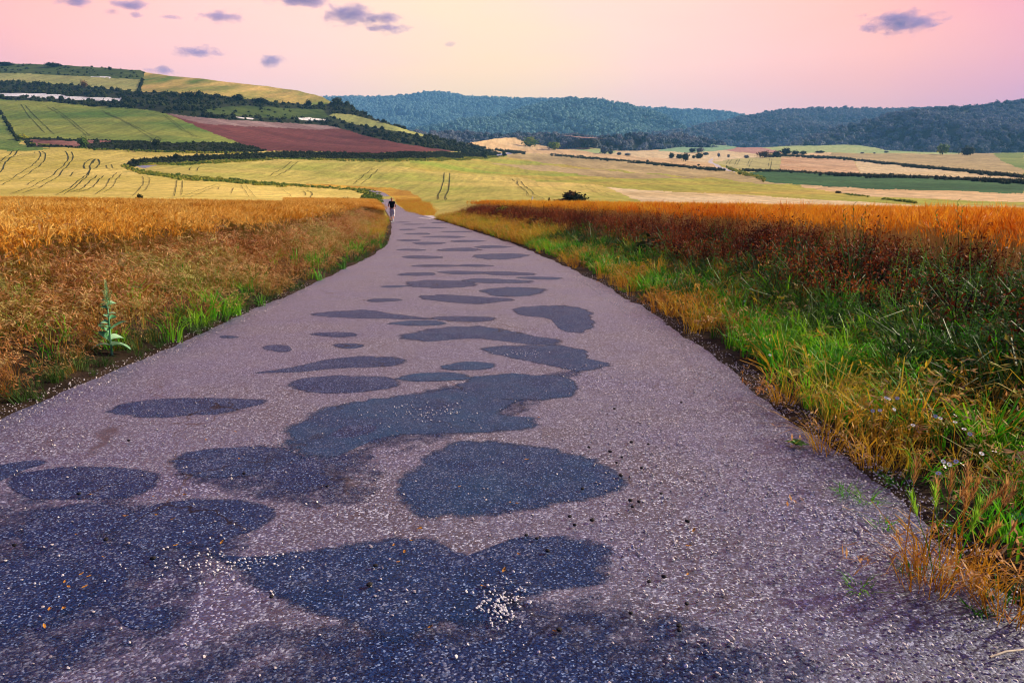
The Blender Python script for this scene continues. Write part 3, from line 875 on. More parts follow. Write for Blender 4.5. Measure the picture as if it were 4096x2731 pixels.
for L_, w in [([(700, 136), (640, 170), (570, 212), (535, 224)], 2.8), ([(737, 137), (690, 165), (630, 205), (575, 226)], 3), ([(1142, 160), (1178, 175), (1130, 215), (1065, 264)], 2.8), ([(1170, 163), (1212, 180), (1170, 220), (1105, 268)], 3),
              ([(100, 165), (88, 175), (90, 182)], 3), ([(170, 160), (140, 170), (132, 185)], 3), ([(175, 160), (300, 158), (400, 165)], 1.4)]:
    track("wheel_track", T5(L_), w, VF)
for L_, w in [([(1778, 693), (1773, 730), (1762, 765), (1753, 785), (1755, 797)], 3.4), ([(1799, 694), (1798, 730), (1792, 770), (1783, 788), (1787, 799)], 3.4),
              ([(2050, 716), (2066, 729), (2090, 757), (2140, 797)], 2.6), ([(2069, 721), (2088, 733), (2125, 768), (2178, 800)], 2.6), ([(2321, 743), (2380, 770), (2440, 793)], 1.4), ([(2341, 744), (2400, 766), (2460, 790)], 1.8)]:
    track("wheel_track", L_, w, VF)
for L_ in [[(85, 420), (120, 470), (180, 532)], [(102, 424), (150, 475), (220, 540)], [(190, 428), (270, 480), (345, 545)], [(210, 430), (290, 485), (360, 545)], [(410, 445), (520, 500), (610, 555)], [(430, 450), (540, 505), (650, 558)], [(650, 460), (720, 515), (790, 550)], [(665, 465), (740, 520), (805, 552)]]:
    track("wheel_track", L_, 2.0, "green_barley_field")
for L_ in [[(2918, 638), (2905, 656)], [(2928, 638), (2915, 658)], [(2950, 638), (2938, 660)], [(2960, 638), (2946, 662)], [(3012, 637), (2996, 668)], [(3078, 636), (3073, 668)], [(3088, 636), (3083, 668), (3076, 678)], [(3000, 637), (2990, 660)]]:
    track("wheel_track", L_, 1.8, "tramline_field")


# ------------------------------------------------------------------ scattering
def scatter(name, pts, protos, label=None, scale=(0.8, 1.2), tilt=0.12, parent=None, kind="stuff", drift=0.0, scl=None, grow=None):
    """one object whose points carry small plants as instances"""
    for sx_, sy_, sr_ in SPARE:
        pts = pts[np.hypot(pts[:, 0] - sx_, pts[:, 1] - sy_) > sr_] if name.endswith(("grass", "weeds", "herbs")) else pts
    n = len(pts)
    me = bpy.data.meshes.new(name)
    me.vertices.add(n)
    me.vertices.foreach_set("co", np.asarray(pts, np.float32).ravel())
    rot = np.stack([RNG.normal(0, tilt, n), RNG.normal(0, tilt, n), RNG.random(n) * 6.283], -1).astype(np.float32)
    s = RNG.uniform(scale[0], scale[1], n) if scl is None else np.asarray(scl)
    if grow:
        s = s * grow(pts)
    if drift:
        s = s * (1 + drift * wob(pts[:, 0], pts[:, 1], 1.6, len(name)) + 0.6 * drift * wob(pts[:, 0], pts[:, 1], 4.7, len(name) + 2))
    for nm, ty, dat, fld in (("rot", "FLOAT_VECTOR", rot.ravel(), "vector"), ("scl", "FLOAT", s.astype(np.float32), "value"), ("pick", "INT", RNG.integers(0, len(protos), n).astype(np.int32), "value")):
        a = me.attributes.new(nm, ty, "POINT")
        a.data.foreach_set(fld, dat)
    o = bpy.data.objects.new(name, me)
    COL.objects.link(o)
    col = bpy.data.collections.new(name + "_sources")
    for k, pm in enumerate(protos):
        po = bpy.data.objects.new("%s_source_%02d" % (name, k), pm)
        col.objects.link(po)
    ng = bpy.data.node_groups.new(name, "GeometryNodeTree")
    ng.interface.new_socket("Geometry", in_out="INPUT", socket_type="NodeSocketGeometry")
    ng.interface.new_socket("Geometry", in_out="OUTPUT", socket_type="NodeSocketGeometry")
    N, L = ng.nodes.new, ng.links.new
    gi, go = N("NodeGroupInput"), N("NodeGroupOutput")
    ci = N("GeometryNodeCollectionInfo")
    ci.inputs["Collection"].default_value = col
    ci.inputs["Separate Children"].default_value = True
    ci.inputs["Reset Children"].default_value = True
    ip = N("GeometryNodeInstanceOnPoints")
    ip.inputs["Pick Instance"].default_value = True

    def attr(nm, ty):
        a = N("GeometryNodeInputNamedAttribute"); a.data_type = ty; a.inputs["Name"].default_value = nm
        return a.outputs["Attribute"]
    e2r = N("FunctionNodeEulerToRotation")
    L(attr("rot", "FLOAT_VECTOR"), e2r.inputs[0]); L(e2r.outputs[0], ip.inputs["Rotation"])
    L(attr("scl", "FLOAT"), ip.inputs["Scale"]); L(attr("pick", "INT"), ip.inputs["Instance Index"])
    L(gi.outputs[0], ip.inputs["Points"]); L(ci.outputs[0], ip.inputs["Instance"]); L(ip.outputs[0], go.inputs[0])
    md = o.modifiers.new("scatter", "NODES")
    md.node_group = ng
    tag(o, label, kind=kind)
    if parent: o.parent = parent
    return o


SPARE = []          # spots kept clear round single plants (x, y, radius)


# ---- sources
def wheat_clump(seed, mats, n=10, rad=0.20, h=0.86, awn=0.10, upright=0.12, nod=1.3, fat=1.0):
    r = random.Random(seed)
    b = MB()
    for _ in range(n):
        a, d = r.random() * 6.283, rad * math.sqrt(r.random())
        x, y = d * math.cos(a), d * math.sin(a)
        H = h * r.uniform(0.82, 1.08)
        lean = Vector((r.gauss(0, upright), r.gauss(0, upright), 0))
        p0 = Vector((x, y, -0.03)); p1 = p0 + lean * H * 0.4 + Vector((0, 0, H * 0.55)); p2 = p0 + lean * H + Vector((0, 0, H * 0.93))
        th = r.random() * 3.14
        sd_ = Vector((math.cos(th), math.sin(th), 0))
        b.strip([p0, p1, p2], [0.006, 0.005, 0.004], sd_, 1)
        b.strip([p0, p1, p2], [0.005, 0.004, 0.003], sd_.cross(Vector((0, 0, 1))), 1)
        # ear, nodding
        dr = Vector((lean.x * 2 + r.gauss(0, 0.35) * nod, lean.y * 2 + r.gauss(0, 0.35) * nod, 0))
        up = Vector((0, 0, 1)) + dr * 0.9
        up.normalize()
        u2 = (up + dr * 1.1 - Vector((0, 0, 0.5 * nod * r.random()))).normalized()
        e0 = p2; e1 = e0 + up * 0.06; e2 = e1 + u2 * 0.075
        sv = up.cross(Vector((0.3, 0.5, 0.1))).normalized(); tv = up.cross(sv)
        for q in (sv, tv):
            b.strip([e0, e0.lerp(e1, 0.5), e1, e2], [0.008 * fat, 0.024 * fat, 0.022 * fat, 0.006 * fat], q, 0)
        for k in range(7):
            s0 = e0.lerp(e1, r.random()) if k < 3 else e1.lerp(e2, r.random())
            dv = (u2 + sv * r.gauss(0, 0.25) + tv * r.gauss(0, 0.25)).normalized()
            q = s0 + dv * awn * r.uniform(0.7, 1.2)
            w = (sv if k % 2 else tv) * 0.003
            b.poly([s0 - w, s0 + w, q], 0)
        if r.random() < 0.7:
            l0 = p0.lerp(p1, r.uniform(0.5, 1.0)); d2 = Vector((math.cos(a + 1), math.sin(a + 1), 0))
            b.strip([l0, l0 + d2 * 0.06 + Vector((0, 0, 0.07)), l0 + d2 * 0.15 + Vector((0, 0, 0.02 - 0.08 * r.random()))], [0.009, 0.009, 0.002], d2.cross(Vector((0, 0, 1))), 1)
    return b.mesh("wheat_clump", mats)


def grass_clump(seed, mats, n=22, rad=0.07, h=0.3, w=0.006, bend=0.5, heads=0.0, spread=0.35, head_mi=1):
    r = random.Random(seed)
    b = MB()
    for _ in range(n):
        a, d = r.random() * 6.283, rad * math.sqrt(r.random())
        H = h * r.uniform(0.5, 1.15)
        dirv = Vector((math.cos(a + r.gauss(0, 0.7)), math.sin(a + r.gauss(0, 0.7)), 0))
        p0 = Vector((d * math.cos(a), d * math.sin(a), -0.02))
        k = spread * r.uniform(0.3, 1.3); bd = bend * r.uniform(0.2, 1.4)
        p1 = p0 + dirv * H * k * 0.35 + Vector((0, 0, H * 0.5))
        p2 = p0 + dirv * H * (k * 0.9 + bd * 0.2) + Vector((0, 0, H * (0.88 - 0.1 * bd)))
        p3 = p0 + dirv * H * (k * 1.2 + bd * 0.55) + Vector((0, 0, H * (1.0 - 0.35 * bd)))
        th = r.random() * 3.14
        sd_ = Vector((math.cos(th), math.sin(th), 0))
        if r.random() < heads:
            b.strip([p0, p1, p2, p3], [w * 0.5, w * 0.5, w * 0.4, w * 0.3], sd_, 0)
            for j in range(7):
                t_ = 0.35 + 0.65 * j / 6
                s0 = p2.lerp(p3, t_) if j else p2
                dv = Vector((dirv.x * 0.4 + r.gauss(0, 0.6), dirv.y * 0.4 + r.gauss(0, 0.6), r.uniform(-0.5, 0.5))).normalized()
                q = s0 + dv * 0.045 * r.uniform(0.7, 1.7)
                sv = dv.cross(Vector((0.2, 0.3, 0.9))).normalized() * 0.006
                b.poly([s0, s0.lerp(q, 0.5) + sv, q, s0.lerp(q, 0.5) - sv], head_mi)
        else:
            b.strip([p0, p1, p2, p3], [w, w, w * 0.7, w * 0.15], sd_, 0)
    return b.mesh("grass_clump", mats)


def scrub_clump(seed, mats, rad=0.3, h=0.45, n=170, leaf=0.028):
    """dry bushy weed: wiry stems carrying many small dead leaves and seed heads"""
    r = random.Random(seed)
    b = MB()
    for i in range(n // 9):
        a = r.random() * 6.283; k = r.random()
        tip = Vector((rad * k * math.cos(a), rad * k * math.sin(a), h * r.uniform(0.5, 1.1) * (1 - 0.35 * k)))
        mid_ = tip * 0.5 + Vector((r.gauss(0, 0.03), r.gauss(0, 0.03), 0.05))
        b.strip([Vector((tip.x * 0.15, tip.y * 0.15, -0.03)), mid_, tip], [0.006, 0.005, 0.002], Vector((-math.sin(a), math.cos(a), 0)), 1)
        for j in range(9):
            p = mid_.lerp(tip, r.random() * 1.05) if j > 1 else Vector((tip.x * .3, tip.y * .3, 0)).lerp(mid_, r.random())
            p = p + Vector((r.gauss(0, 0.035), r.gauss(0, 0.035), r.gauss(0, 0.035)))
            d = Vector((r.gauss(0, 1), r.gauss(0, 1), r.gauss(0.2, 0.8))).normalized()
            s = d.cross(Vector((r.gauss(0, 1), r.gauss(0, 1), r.gauss(0, 1)))).normalized() * leaf * r.uniform(0.12, 0.3)
            d = d * leaf * r.uniform(0.6, 1.7)
            b.poly([p, p + d * 0.5 + s, p + d, p + d * 0.5 - s], 0)
    return b.mesh("scrub_clump", mats)


def herb_clump(seed, mats, stems=5, h=0.5, leaf=0.07, rad=0.08):
    """leafy upright herb: stems with narrow leaves all the way up"""
    r = random.Random(seed)
    b = MB()
    for _ in range(stems):
        a = r.random() * 6.283
        p0 = Vector((rad * r.random() * math.cos(a), rad * r.random() * math.sin(a), -0.02))
        H = h * r.uniform(0.6, 1.15)
        tip = p0 + Vector((r.gauss(0, 0.16) * H, r.gauss(0, 0.16) * H, H))
        b.strip([p0, p0.lerp(tip, 0.5), tip], [0.006, 0.005, 0.003], Vector((1, 0, 0)), 1)
        nl = 13
        for k in range(nl):
            t_ = 0.12 + 0.88 * k / nl
            p = p0.lerp(tip, t_)
            th = k * 2.4 + a
            d = Vector((math.cos(th), math.sin(th), r.uniform(0.2, 0.9))).normalized()
            ll = leaf * (1.25 - 0.75 * t_) * r.uniform(0.7, 1.2)
            s = d.cross(Vector((0, 0, 1))).normalized()
            b.strip([p, p + d * ll * 0.5, p + d * ll + Vector((0, 0, -0.25 * ll))], [ll * 0.1, ll * 0.22, 0.002], s, 0)
    return b.mesh("herb_clump", mats)


def crown_mesh(seed, mats, sub=3, n=90, leaf=0.16, lump=0.35, flat=0.0, core=0.82):
    """lumpy crown of unit radius: broken core with leaf clusters standing off it"""
    r = random.Random(seed)
    bm = bmesh.new()
    bmesh.ops.create_icosphere(bm, subdivisions=sub, radius=1.0)
    off = Vector((seed * 3.1, seed * 1.7, seed * 0.9))
    def rad(d):
        return 1 + lump * mnoise.noise(d * 1.6 + off) + lump * 0.6 * mnoise.noise(d * 3.7 + off) + lump * 0.35 * mnoise.noise(d * 8 + off)
    for v in bm.verts:
        d = v.co.normalized()
        v.co = d * rad(d) * core
    for _ in range(n):
        d = Vector((r.gauss(0, 1), r.gauss(0, 1), r.gauss(0.15, 1))).normalized()
        p = d * rad(d) * r.uniform(core * 0.9, 1.06)
        a = Vector((r.gauss(0, 1), r.gauss(0, 1), r.gauss(0, 1))).normalized()
        u = d.cross(a).normalized(); w = (d * 0.6 + a * 0.6).normalized()
        s = leaf * r.uniform(0.5, 1.2)
        vs_ = [bm.verts.new(p + u * s * x + w * s * y) for x, y in ((-0.5, -0.4), (0.5, -0.3), (0.35, 0.5), (-0.3, 0.6))]
        bm.faces.new(vs_)
    me = bpy.data.meshes.new("crown")
    bm.to_mesh(me); bm.free()
    for m in mats:
        me.materials.append(m)
    return me


# ------------------------------------------------------------------ forested hills behind the fields
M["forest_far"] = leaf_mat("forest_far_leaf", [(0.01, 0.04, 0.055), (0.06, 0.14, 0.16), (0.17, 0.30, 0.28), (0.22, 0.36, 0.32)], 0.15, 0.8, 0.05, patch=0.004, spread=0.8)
M["forest_near"] = leaf_mat("forest_near_leaf", [(0.006, 0.018, 0.032), (0.03, 0.07, 0.105), (0.13, 0.17, 0.22), (0.24, 0.25, 0.28)], 0.15, 0.8, 0.05, patch=0.006, spread=0.8)
M["forest_floor"] = field_mat("forest_floor", (0.012, 0.022, 0.020), (0.025, 0.04, 0.035), scale=0.02, fine=0.1)
CROWNS_FAR = [crown_mesh(k, [M["forest_far"]], 2, 60, 0.34, 0.4) for k in range(5)]
CROWNS_NEAR = [crown_mesh(20 + k, [M["forest_near"]], 3, 90, 0.30, 0.42) for k in range(6)]

HILLS = [
    # skyline, foot, depth at foot, depth at skyline, crowns, tree spacing, crown size, label
    ([(1180, 395), (1289, 389), (1379, 384), (1468, 387), (1557, 385), (1620, 380), (1723, 364), (1800, 371), (1870, 385), (1997, 388), (2118, 394), (2220, 393), (2284, 398), (2420, 420), (2600, 470)], 575, 3100, 4600, CROWNS_FAR, 19, 9.0, "far_wooded_ridge"),
    ([(2400, 445), (2500, 432), (2571, 428), (2640, 431), (2695, 436), (2810, 437), (2905, 447), (2982, 460), (3060, 500)], 560, 3300, 4300, CROWNS_FAR, 19, 9.0, "far_wooded_saddle"),
    ([(1500, 560), (1640, 515), (1755, 499), (1870, 471), (1965, 470), (2061, 441), (2130, 420), (2195, 404), (2284, 391), (2380, 396), (2476, 410), (2571, 433), (2667, 461), (2740, 505), (2850, 580)], 590, 2000, 3000, CROWNS_FAR, 15, 7.4, "wooded_hill"),
    ([(2480, 575), (2600, 531), (2727, 518), (2886, 486), (2982, 464), (3060, 449), (3141, 439), (3236, 431), (3395, 432), (3522, 436), (3650, 432), (3809, 429), (3950, 440)], 610, 1650, 2700, CROWNS_NEAR, 13.5, 6.8, "wooded_hill"),
    ([(3080, 600), (3153, 582), (3268, 537), (3395, 502), (3522, 467), (3650, 442), (3777, 428), (3904, 424), (3999, 410), (4096, 397), (4500, 360), (5000, 350)], 622, 1150, 1850, CROWNS_NEAR, 10.5, 5.4, "wooded_hill"),
    ([(3640, 618), (3681, 607), (3872, 563), (3999, 528), (4096, 509), (4500, 440), (5000, 420)], 626, 1100, 1250, CROWNS_NEAR, 9, 4.8, "wooded_spur"),
    ([(1560, 540), (1640, 527), (1755, 522), (1900, 533), (2000, 538), (2090, 532), (2200, 535), (2300, 545), (2431, 562), (2520, 562), (2600, 545), (2700, 535), (2800, 545), (2900, 575)], 612, 1010, 1180, CROWNS_NEAR, 8.0, 4.4, "wooded_foot_slope"),
]
for k, (sky, foot, d0, d1, crowns, sp, cs, nm) in enumerate(HILLS):
    sx, sy = np.array(sky, float).T
    ncol, nrow = int((sx[-1] - sx[0]) / 10), 36
    cxs = np.linspace(sx[0], sx[-1], ncol)
    st = np.interp(cxs, sx, sy)
    st = st + 1.5 * wob(cxs, cxs * 0, 0.05, k)
    tt = np.linspace(0, 1, nrow)[:, None]
    pyy = foot + 14 + (st - foot - 14)[None] * tt
    Dp = d0 * (d1 / d0) ** np.clip((foot - pyy) / (foot - sy.min()), -0.1, 1.1)
    V = survey(np.broadcast_to(cxs, pyy.shape), pyy, Dp)
    V[..., 2] += (7 * wob(V[..., 0], V[..., 1], 0.016, k) + 30 * wob(V[..., 0], V[..., 1] * 0.5, 0.0055, k + 5)) * np.sin(tt * math.pi)
    V[..., 1] += 20 * wob(V[..., 0], V[..., 2], 0.02, k + 3) * np.sin(tt * math.pi)
    l_ = V[-1].copy(); l_[:, :2] *= 1.12; l_[:, 2] -= 25
    l2 = V[-1].copy(); l2[:, :2] *= 1.4; l2[:, 2] -= 160
    V = np.concatenate([V, l_[None], l2[None]])
    V[..., 2] -= cs * 0.9
    nr = V.shape[0]
    ii = np.arange(nr * ncol).reshape(nr, ncol)
    q = np.stack([ii[:-1, :-1], ii[:-1, 1:], ii[1:, 1:], ii[1:, :-1]], -1).reshape(-1, 4)
    Vf = V.reshape(-1, 3)
    tag(link(nm, np_mesh(nm, Vf, q, True), M["forest_floor"]), kind="structure")
    qv = q[: (nr - 2) * (ncol - 1)]
    a, b, c, d = (Vf[qv[:, j]] for j in range(4))
    area = 0.5 * np.linalg.norm(np.cross(c - a, d - b), axis=1)
    px, py = pixel_of(*((a + b + c + d) / 4).T)
    area = np.where((px > -200) & (px < 4350), area, 0)
    n = int(min(14000, area.sum() / sp ** 2))
    kk = RNG.choice(len(qv), n, p=area / area.sum())
    u, v = RNG.random((2, n, 1))
    pts = (a[kk] * (1 - u) + b[kk] * u) * (1 - v) + (d[kk] * (1 - u) + c[kk] * u) * v
    if nm == "wooded_foot_slope":
        qx, qy = pixel_of(*pts.T)
        pts = pts[~in_poly(qx, qy + 6, [(2246, 545), (2300, 538), (2380, 543), (2440, 560), (2400, 566), (2320, 560)])]
    pts[:, 2] += cs * (0.3 + 0.55 * RNG.random(len(pts)) ** 2)
    scatter("forest_trees", pts, crowns, scale=(cs * 0.65, cs * 1.25), tilt=0.15)

# bare pink clearing among the woods
pk = [(2246, 541), (2300, 536), (2370, 540), (2440, 557), (2400, 562), (2320, 556)]
kv = survey([x for x, _ in pk], [y for _, y in pk], 1000.0)
kv[:, 1] += np.array([0, 40, 40, 0, -30, -20])
tag(link("forest_clearing", np_mesh("forest_clearing", np.vstack([kv, kv.mean(0)[None]]), np.array([(j, (j + 1) % 6, 6) for j in range(6)])), M["pink_soil"]), kind="structure")

# ------------------------------------------------------------------ scrub on the terraces, hedges and lane verges
M["dark_leaf"] = leaf_mat("dark_scrub_leaf", [(0.005, 0.009, 0.006), (0.014, 0.024, 0.008), (0.045, 0.06, 0.016)], 0.25, 0.7, 0.1, patch=0.05)
M["green_leaf"] = leaf_mat("green_bush_leaf", [(0.03, 0.07, 0.010), (0.12, 0.22, 0.015), (0.42, 0.40, 0.03)], 0.35, 0.6, 0.2, patch=0.08)
M["russet_leaf"] = leaf_mat("russet_bush_leaf", [(0.06, 0.03, 0.012), (0.16, 0.07, 0.02), (0.30, 0.15, 0.04)], 0.35, 0.6, 0.2, patch=0.1)
M["bark"] = plain_mat("bark", (0.035, 0.025, 0.02), (0.09, 0.07, 0.055), 8, 0.9, 0.1, 0.4)
SHRUB = [crown_mesh(40 + k, [M["dark_leaf"]], 2, 90, 0.30, 0.5) for k in range(5)]
GBUSH = [crown_mesh(60 + k, [M["green_leaf"]], 2, 90, 0.28, 0.45) for k in range(4)]
p = face_points(["scrub_terrace"], 0.03)
p[:, 2] += 0.3
scatter("terrace_scrub", p, SHRUB, scale=(0.6, 2.2))
p = face_points(["scrub_clearing", "hilltop_scrub"], 0.008)
scatter("hilltop_undergrowth", p, SHRUB, scale=(0.5, 1.5))
p = face_points(["lower_bank"], 0.25)
scatter("bank_undergrowth", p, SHRUB, scale=(0.25, 0.8))
p = face_points(["upper_road_bank"], 0.3)
scatter("roadside_undergrowth", p, SHRUB, scale=(0.25, 0.9))
p = face_points(["lane_verge", "bank_grass"], 0.8)
p = p[(p[:, 1] > 88)]
scatter("lane_verge_plants", p, GBUSH, scale=(0.15, 0.55))


def hedge(name, pts, n, size, mats_src, wide=2.0):
    pts = np.array(pts, float)
    s = np.concatenate([[0], np.cumsum(np.linalg.norm(np.diff(pts, axis=0), axis=1))])
    u = RNG.random(n) * s[-1]
    q = land(np.interp(u, s, pts[:, 0]), np.interp(u, s, pts[:, 1]) + RNG.normal(0, wide, n))
    q[:, 2] += size * 0.2
    return scatter(name, q, mats_src, scale=(size * 0.6, size * 1.3))


hedge("hedgerow_undergrowth", [(2202, 619), (2470, 643), (2700, 664), (2767, 672), (2898, 682)], 900, 0.75, SHRUB, 2.2)
hedge("hedgerow_undergrowth", [(2965, 683), (3112, 687), (3300, 698), (3478, 705), (3774, 717), (4096, 730), (4300, 735)], 1100, 0.8, SHRUB, 1.8)
hedge("hedgerow_undergrowth", [(3060, 627), (3124, 624), (3200, 627), (3335, 632), (3537, 655), (3774, 679), (3951, 697), (4096, 711)], 1200, 0.95, SHRUB, 2.0)
hedge("hedgerow_undergrowth", [(2905, 668), (2945, 686), (2995, 702), (3060, 718)], 260, 0.6, GBUSH, 3.0)
hedge("hedgerow_undergrowth", [(1980, 602), (2031, 608), (2070, 612), (2110, 614)], 110, 1.4, SHRUB, 2.5)
hedge("field_edge_weeds", [(3530, 798), (3580, 803), (3640, 809), (3665, 812)], 90, 0.22, GBUSH, 1.2)
hedge("field_edge_weeds", [(3371, 777), (3478, 789)], 90, 0.2, GBUSH, 1.0)
hedge("field_edge_weeds", [(0, 446), (40, 515), (77, 572)], 70, 1.0, SHRUB, 2.0)
hedge("field_edge_weeds", [(571, 320), (562, 345), (554, 366)], 30, 1.4, SHRUB, 2.0)
hedge("field_margin_grass", [(119, 575), (357, 596), (714, 609), (1012, 612)], 300, 0.4, GBUSH, 1.2)
hedge("lane_hedge_plants", [(1365, 803), (1400, 806), (1440, 808), (1470, 808)], 90, 0.34, SHRUB, 2.5)
hedge("lane_hedge_plants", [(1450, 806), (1480, 800), (1510, 796), (1518, 810)], 90, 0.34, GBUSH, 4)


# ------------------------------------------------------------------ trees and bushes that stand apart
TREE_CROWN = {"dark": [crown_mesh(80 + k, [M["dark_leaf"]], 3, 260, 0.24, 0.55, core=0.72) for k in range(4)],
              "green": [crown_mesh(90 + k, [M["green_leaf"]], 3, 260, 0.24, 0.5, core=0.72) for k in range(3)],
              "russet": [crown_mesh(97 + k, [M["russet_leaf"]], 3, 300, 0.2, 0.6, core=0.6) for k in range(2)],
              "far": [crown_mesh(104 + k, [M["forest_near"]], 3, 220, 0.24, 0.5, core=0.75) for k in range(3)]}


def trunk_mesh():
    b = MB()
    b.tube([(0, 0, -0.15), (0.02, 0.01, 0.3), (0.0, 0.03, 0.7), (0.04, 0.0, 1.1)], [0.085, 0.065, 0.05, 0.02], 7)
    for a, z in ((0.4, 0.45), (2.6, 0.55), (4.4, 0.65)):
        b.tube([(0, 0, z), (0.2 * math.cos(a), 0.2 * math.sin(a), z + 0.25), (0.45 * math.cos(a), 0.45 * math.sin(a), z + 0.45)], [0.04, 0.028, 0.01], 5)
    return b.mesh("trunk", [M["bark"]], True)


TRUNK = trunk_mesh()


def tree(name, px, py, w, h, label, kind="dark", cat="tree", group=None, k=[0]):
    """crown and trunk standing at a surveyed spot; w, h: how large it looks (photo pixels)"""
    p = land(px, py)
    m = p[1] / FPX
    o = empty(name, tuple(p + np.array([0, 0, -0.05])), rz=k[0] * 1.3)
    W, H = w * m, h * m
    c = link("crown", TREE_CROWN[kind][k[0] % len(TREE_CROWN[kind])], [], o)
    c.scale = (W / 2, W / 2, H * 0.5); c.location = (0, 0, H * 0.52)
    t_ = link("trunk", TRUNK, [], o)
    t_.scale = (H * 0.7,) * 3
    k[0] += 1
    return tag(o, label, cat, group)


RB = "bushes along the scrub terrace"
tree("shrub", 440, 281, 16, 12, "tiny lone bush breaking the skyline of the left hilltop", "dark", "shrub")
tree("shrub", 214, 268, 60, 14, "low dark shrub mound on the skyline near the left end of the hilltop", "dark", "shrub")
tree("shrub", 25, 264, 60, 13, "low dark shrub at the far left end of the hilltop skyline", "dark", "shrub")
tree("bare_tree", 337, 352, 30, 26, "reddish thin-leaved tree on the edge of the pale hilltop field above the chalk cutting", "russet", "tree")
tree("shrub", 700, 384, 30, 16, "small rounded bush at the foot of the hilltop stubble, left of the terrace thicket", "dark", "shrub", RB)
tree("shrub", 762, 396, 42, 26, "broad dark bush, first of the pair in the middle of the terrace thicket", "dark", "shrub", RB)
tree("shrub", 800, 394, 36, 28, "tall dark bush, second of the pair in the middle of the terrace thicket", "dark", "shrub", RB)
tree("shrub", 850, 400, 34, 18, "flat dark bush just right of the tall terrace pair", "dark", "shrub", RB)
tree("shrub", 955, 404, 44, 24, "dark bush with a humped top below the green streaks of the stubble", "dark", "shrub", RB)
tree("shrub", 1042, 416, 50, 22, "wide low bush on the terrace, half way from the humped bush to the hill's end", "dark", "shrub", RB)
tree("shrub", 1235, 426, 26, 22, "small round bush at the lower edge of the stubble, first of two", "dark", "shrub", RB)
tree("shrub", 1283, 424, 24, 16, "small round bush at the lower edge of the stubble, second of two", "dark", "shrub", RB)
tree("shrub", 1350, 424, 48, 30, "dark tree clump on the very end of the left hill against the blue ridge", "dark", "tree")
tree("shrub", 1388, 426, 20, 20, "small dark tree just outside the clump on the end of the left hill", "dark", "tree")
tree("shrub", 1534, 492, 18, 14, "little bush on the descending edge of the left hill", "dark", "shrub")
tree("shrub", 1818, 572, 22, 14, "dark bush on the hill edge above the pale green lane", "dark", "shrub")
tree("shrub", 333, 588, 34, 34, "green bush in front of the bare red earth face of the lower bank", "green", "shrub")
tree("shrub", 626, 586, 36, 28, "dark bush standing up from the middle of the lower bank", "dark", "shrub")
tree("shrub", 705, 638, 26, 22, "round dark bush at the left end of the bank above the hairpin lane", "dark", "shrub")
tree("shrub", 90, 560, 44, 20, "bright green bush at the left end of the lower bank", "green", "shrub")
tree("shrub", 560, 806, 27, 30, "lone green shrub standing at the far edge of the left wheat", "dark", "shrub")
tree("tree", 1940, 632, 26, 28, "dark round tree beside the bend of the lane below the ploughed field", "dark", "tree")
tree("tree", 2016, 626, 16, 18, "small round tree right of the lane bend", "dark", "tree")
VT = "trees dotted over the far valley fields"
for px, py, w, h, lb, kd in [
    (2418, 616, 36, 28, "tallest tree of the small line beside the gold slope", "far"), (2442, 617, 22, 16, "short bush second in the small line beside the gold slope", "far"), (2476, 622, 18, 12, "round bush alone to the right of the small line", "far"),
    (2511, 624, 26, 11, "flat bush furthest right of the small line", "far"), (2686, 635, 24, 22, "dark round tree left of the dark valley clump", "dark"), (2718, 637, 28, 20, "low tree at the left end of the dark valley clump", "dark"),
    (2742, 644, 30, 28, "dense tree in the middle of the dark valley clump", "dark"), (2775, 634, 16, 12, "small tree just right of the dark valley clump", "dark"), (2796, 635, 32, 22, "dark tree with a pointed right side beyond the clump", "dark"),
    (2769, 610, 26, 16, "bluish round tree on the foot of the green hillock, left of two", "far"), (2800, 610, 34, 18, "bluish wide tree on the foot of the green hillock, right of two", "far"), (2823, 622, 24, 12, "low bluish bush below the green hillock", "far"),
    (2875, 629, 12, 16, "slim grey tree alone on the cream field", "far"), (2914, 630, 12, 12, "small grey tree on the cream field right of the slim one", "far"), (2986, 634, 20, 13, "rounded grey tree at the left of the copse", "far"),
    (3056, 632, 54, 28, "brownish broad tree at the left end of the copse", "russet"), (3105, 628, 36, 22, "low green tree in the middle of the copse", "dark"), (3143, 621, 36, 27, "tallest tree of the copse", "dark"),
    (3180, 620, 34, 16, "low tree right of the tallest one in the copse", "dark"), (3212, 619, 30, 14, "last low tree at the right end of the copse", "dark"), (3280, 613, 38, 9, "flat hedge-like bush above the orange strip field", "dark"),
    (3449, 615, 14, 6, "tiny dark bush on the tan hill field, first of three", "far"), (3497, 615, 10, 5, "tiny dark bush on the tan hill field, second of three", "far"), (3545, 612, 18, 8, "tiny dark bush on the tan hill field, third of three", "far"),
    (3353, 774, 26, 10, "low dark bush alone on the field corner below the deep green crop", "dark"), (2734, 669, 22, 12, "reddish bush in the hedge below the gold slope", "russet"), (2795, 664, 12, 7, "small dark bush in the hedge below the gold slope", "dark"),
    (2590, 648, 12, 8, "little bush midway along the long hedge", "dark"), (2063, 547, 30, 16, "pale tree at the left tip of the dark wood on the hill", "far")]:
    tree("tree" if h > 12 else "shrub", px, py, w, h, lb, kd, "tree" if h > 12 else "shrub", VT)
tree("tree", 2120, 588, 60, 34, "light green tree at the foot of the dark wood, left of two", "green", "tree")
tree("tree", 2215, 600, 50, 32, "olive round tree at the foot of the dark wood, right of two", "green", "tree")
tree("poplar", 3770, 618, 44, 42, "tall green poplar-like tree in front of the right wooded hill", "green", "tree")
tree("poplar", 3870, 622, 50, 34, "bushy dark green tree at the wood edge, right of the poplar", "dark", "tree")
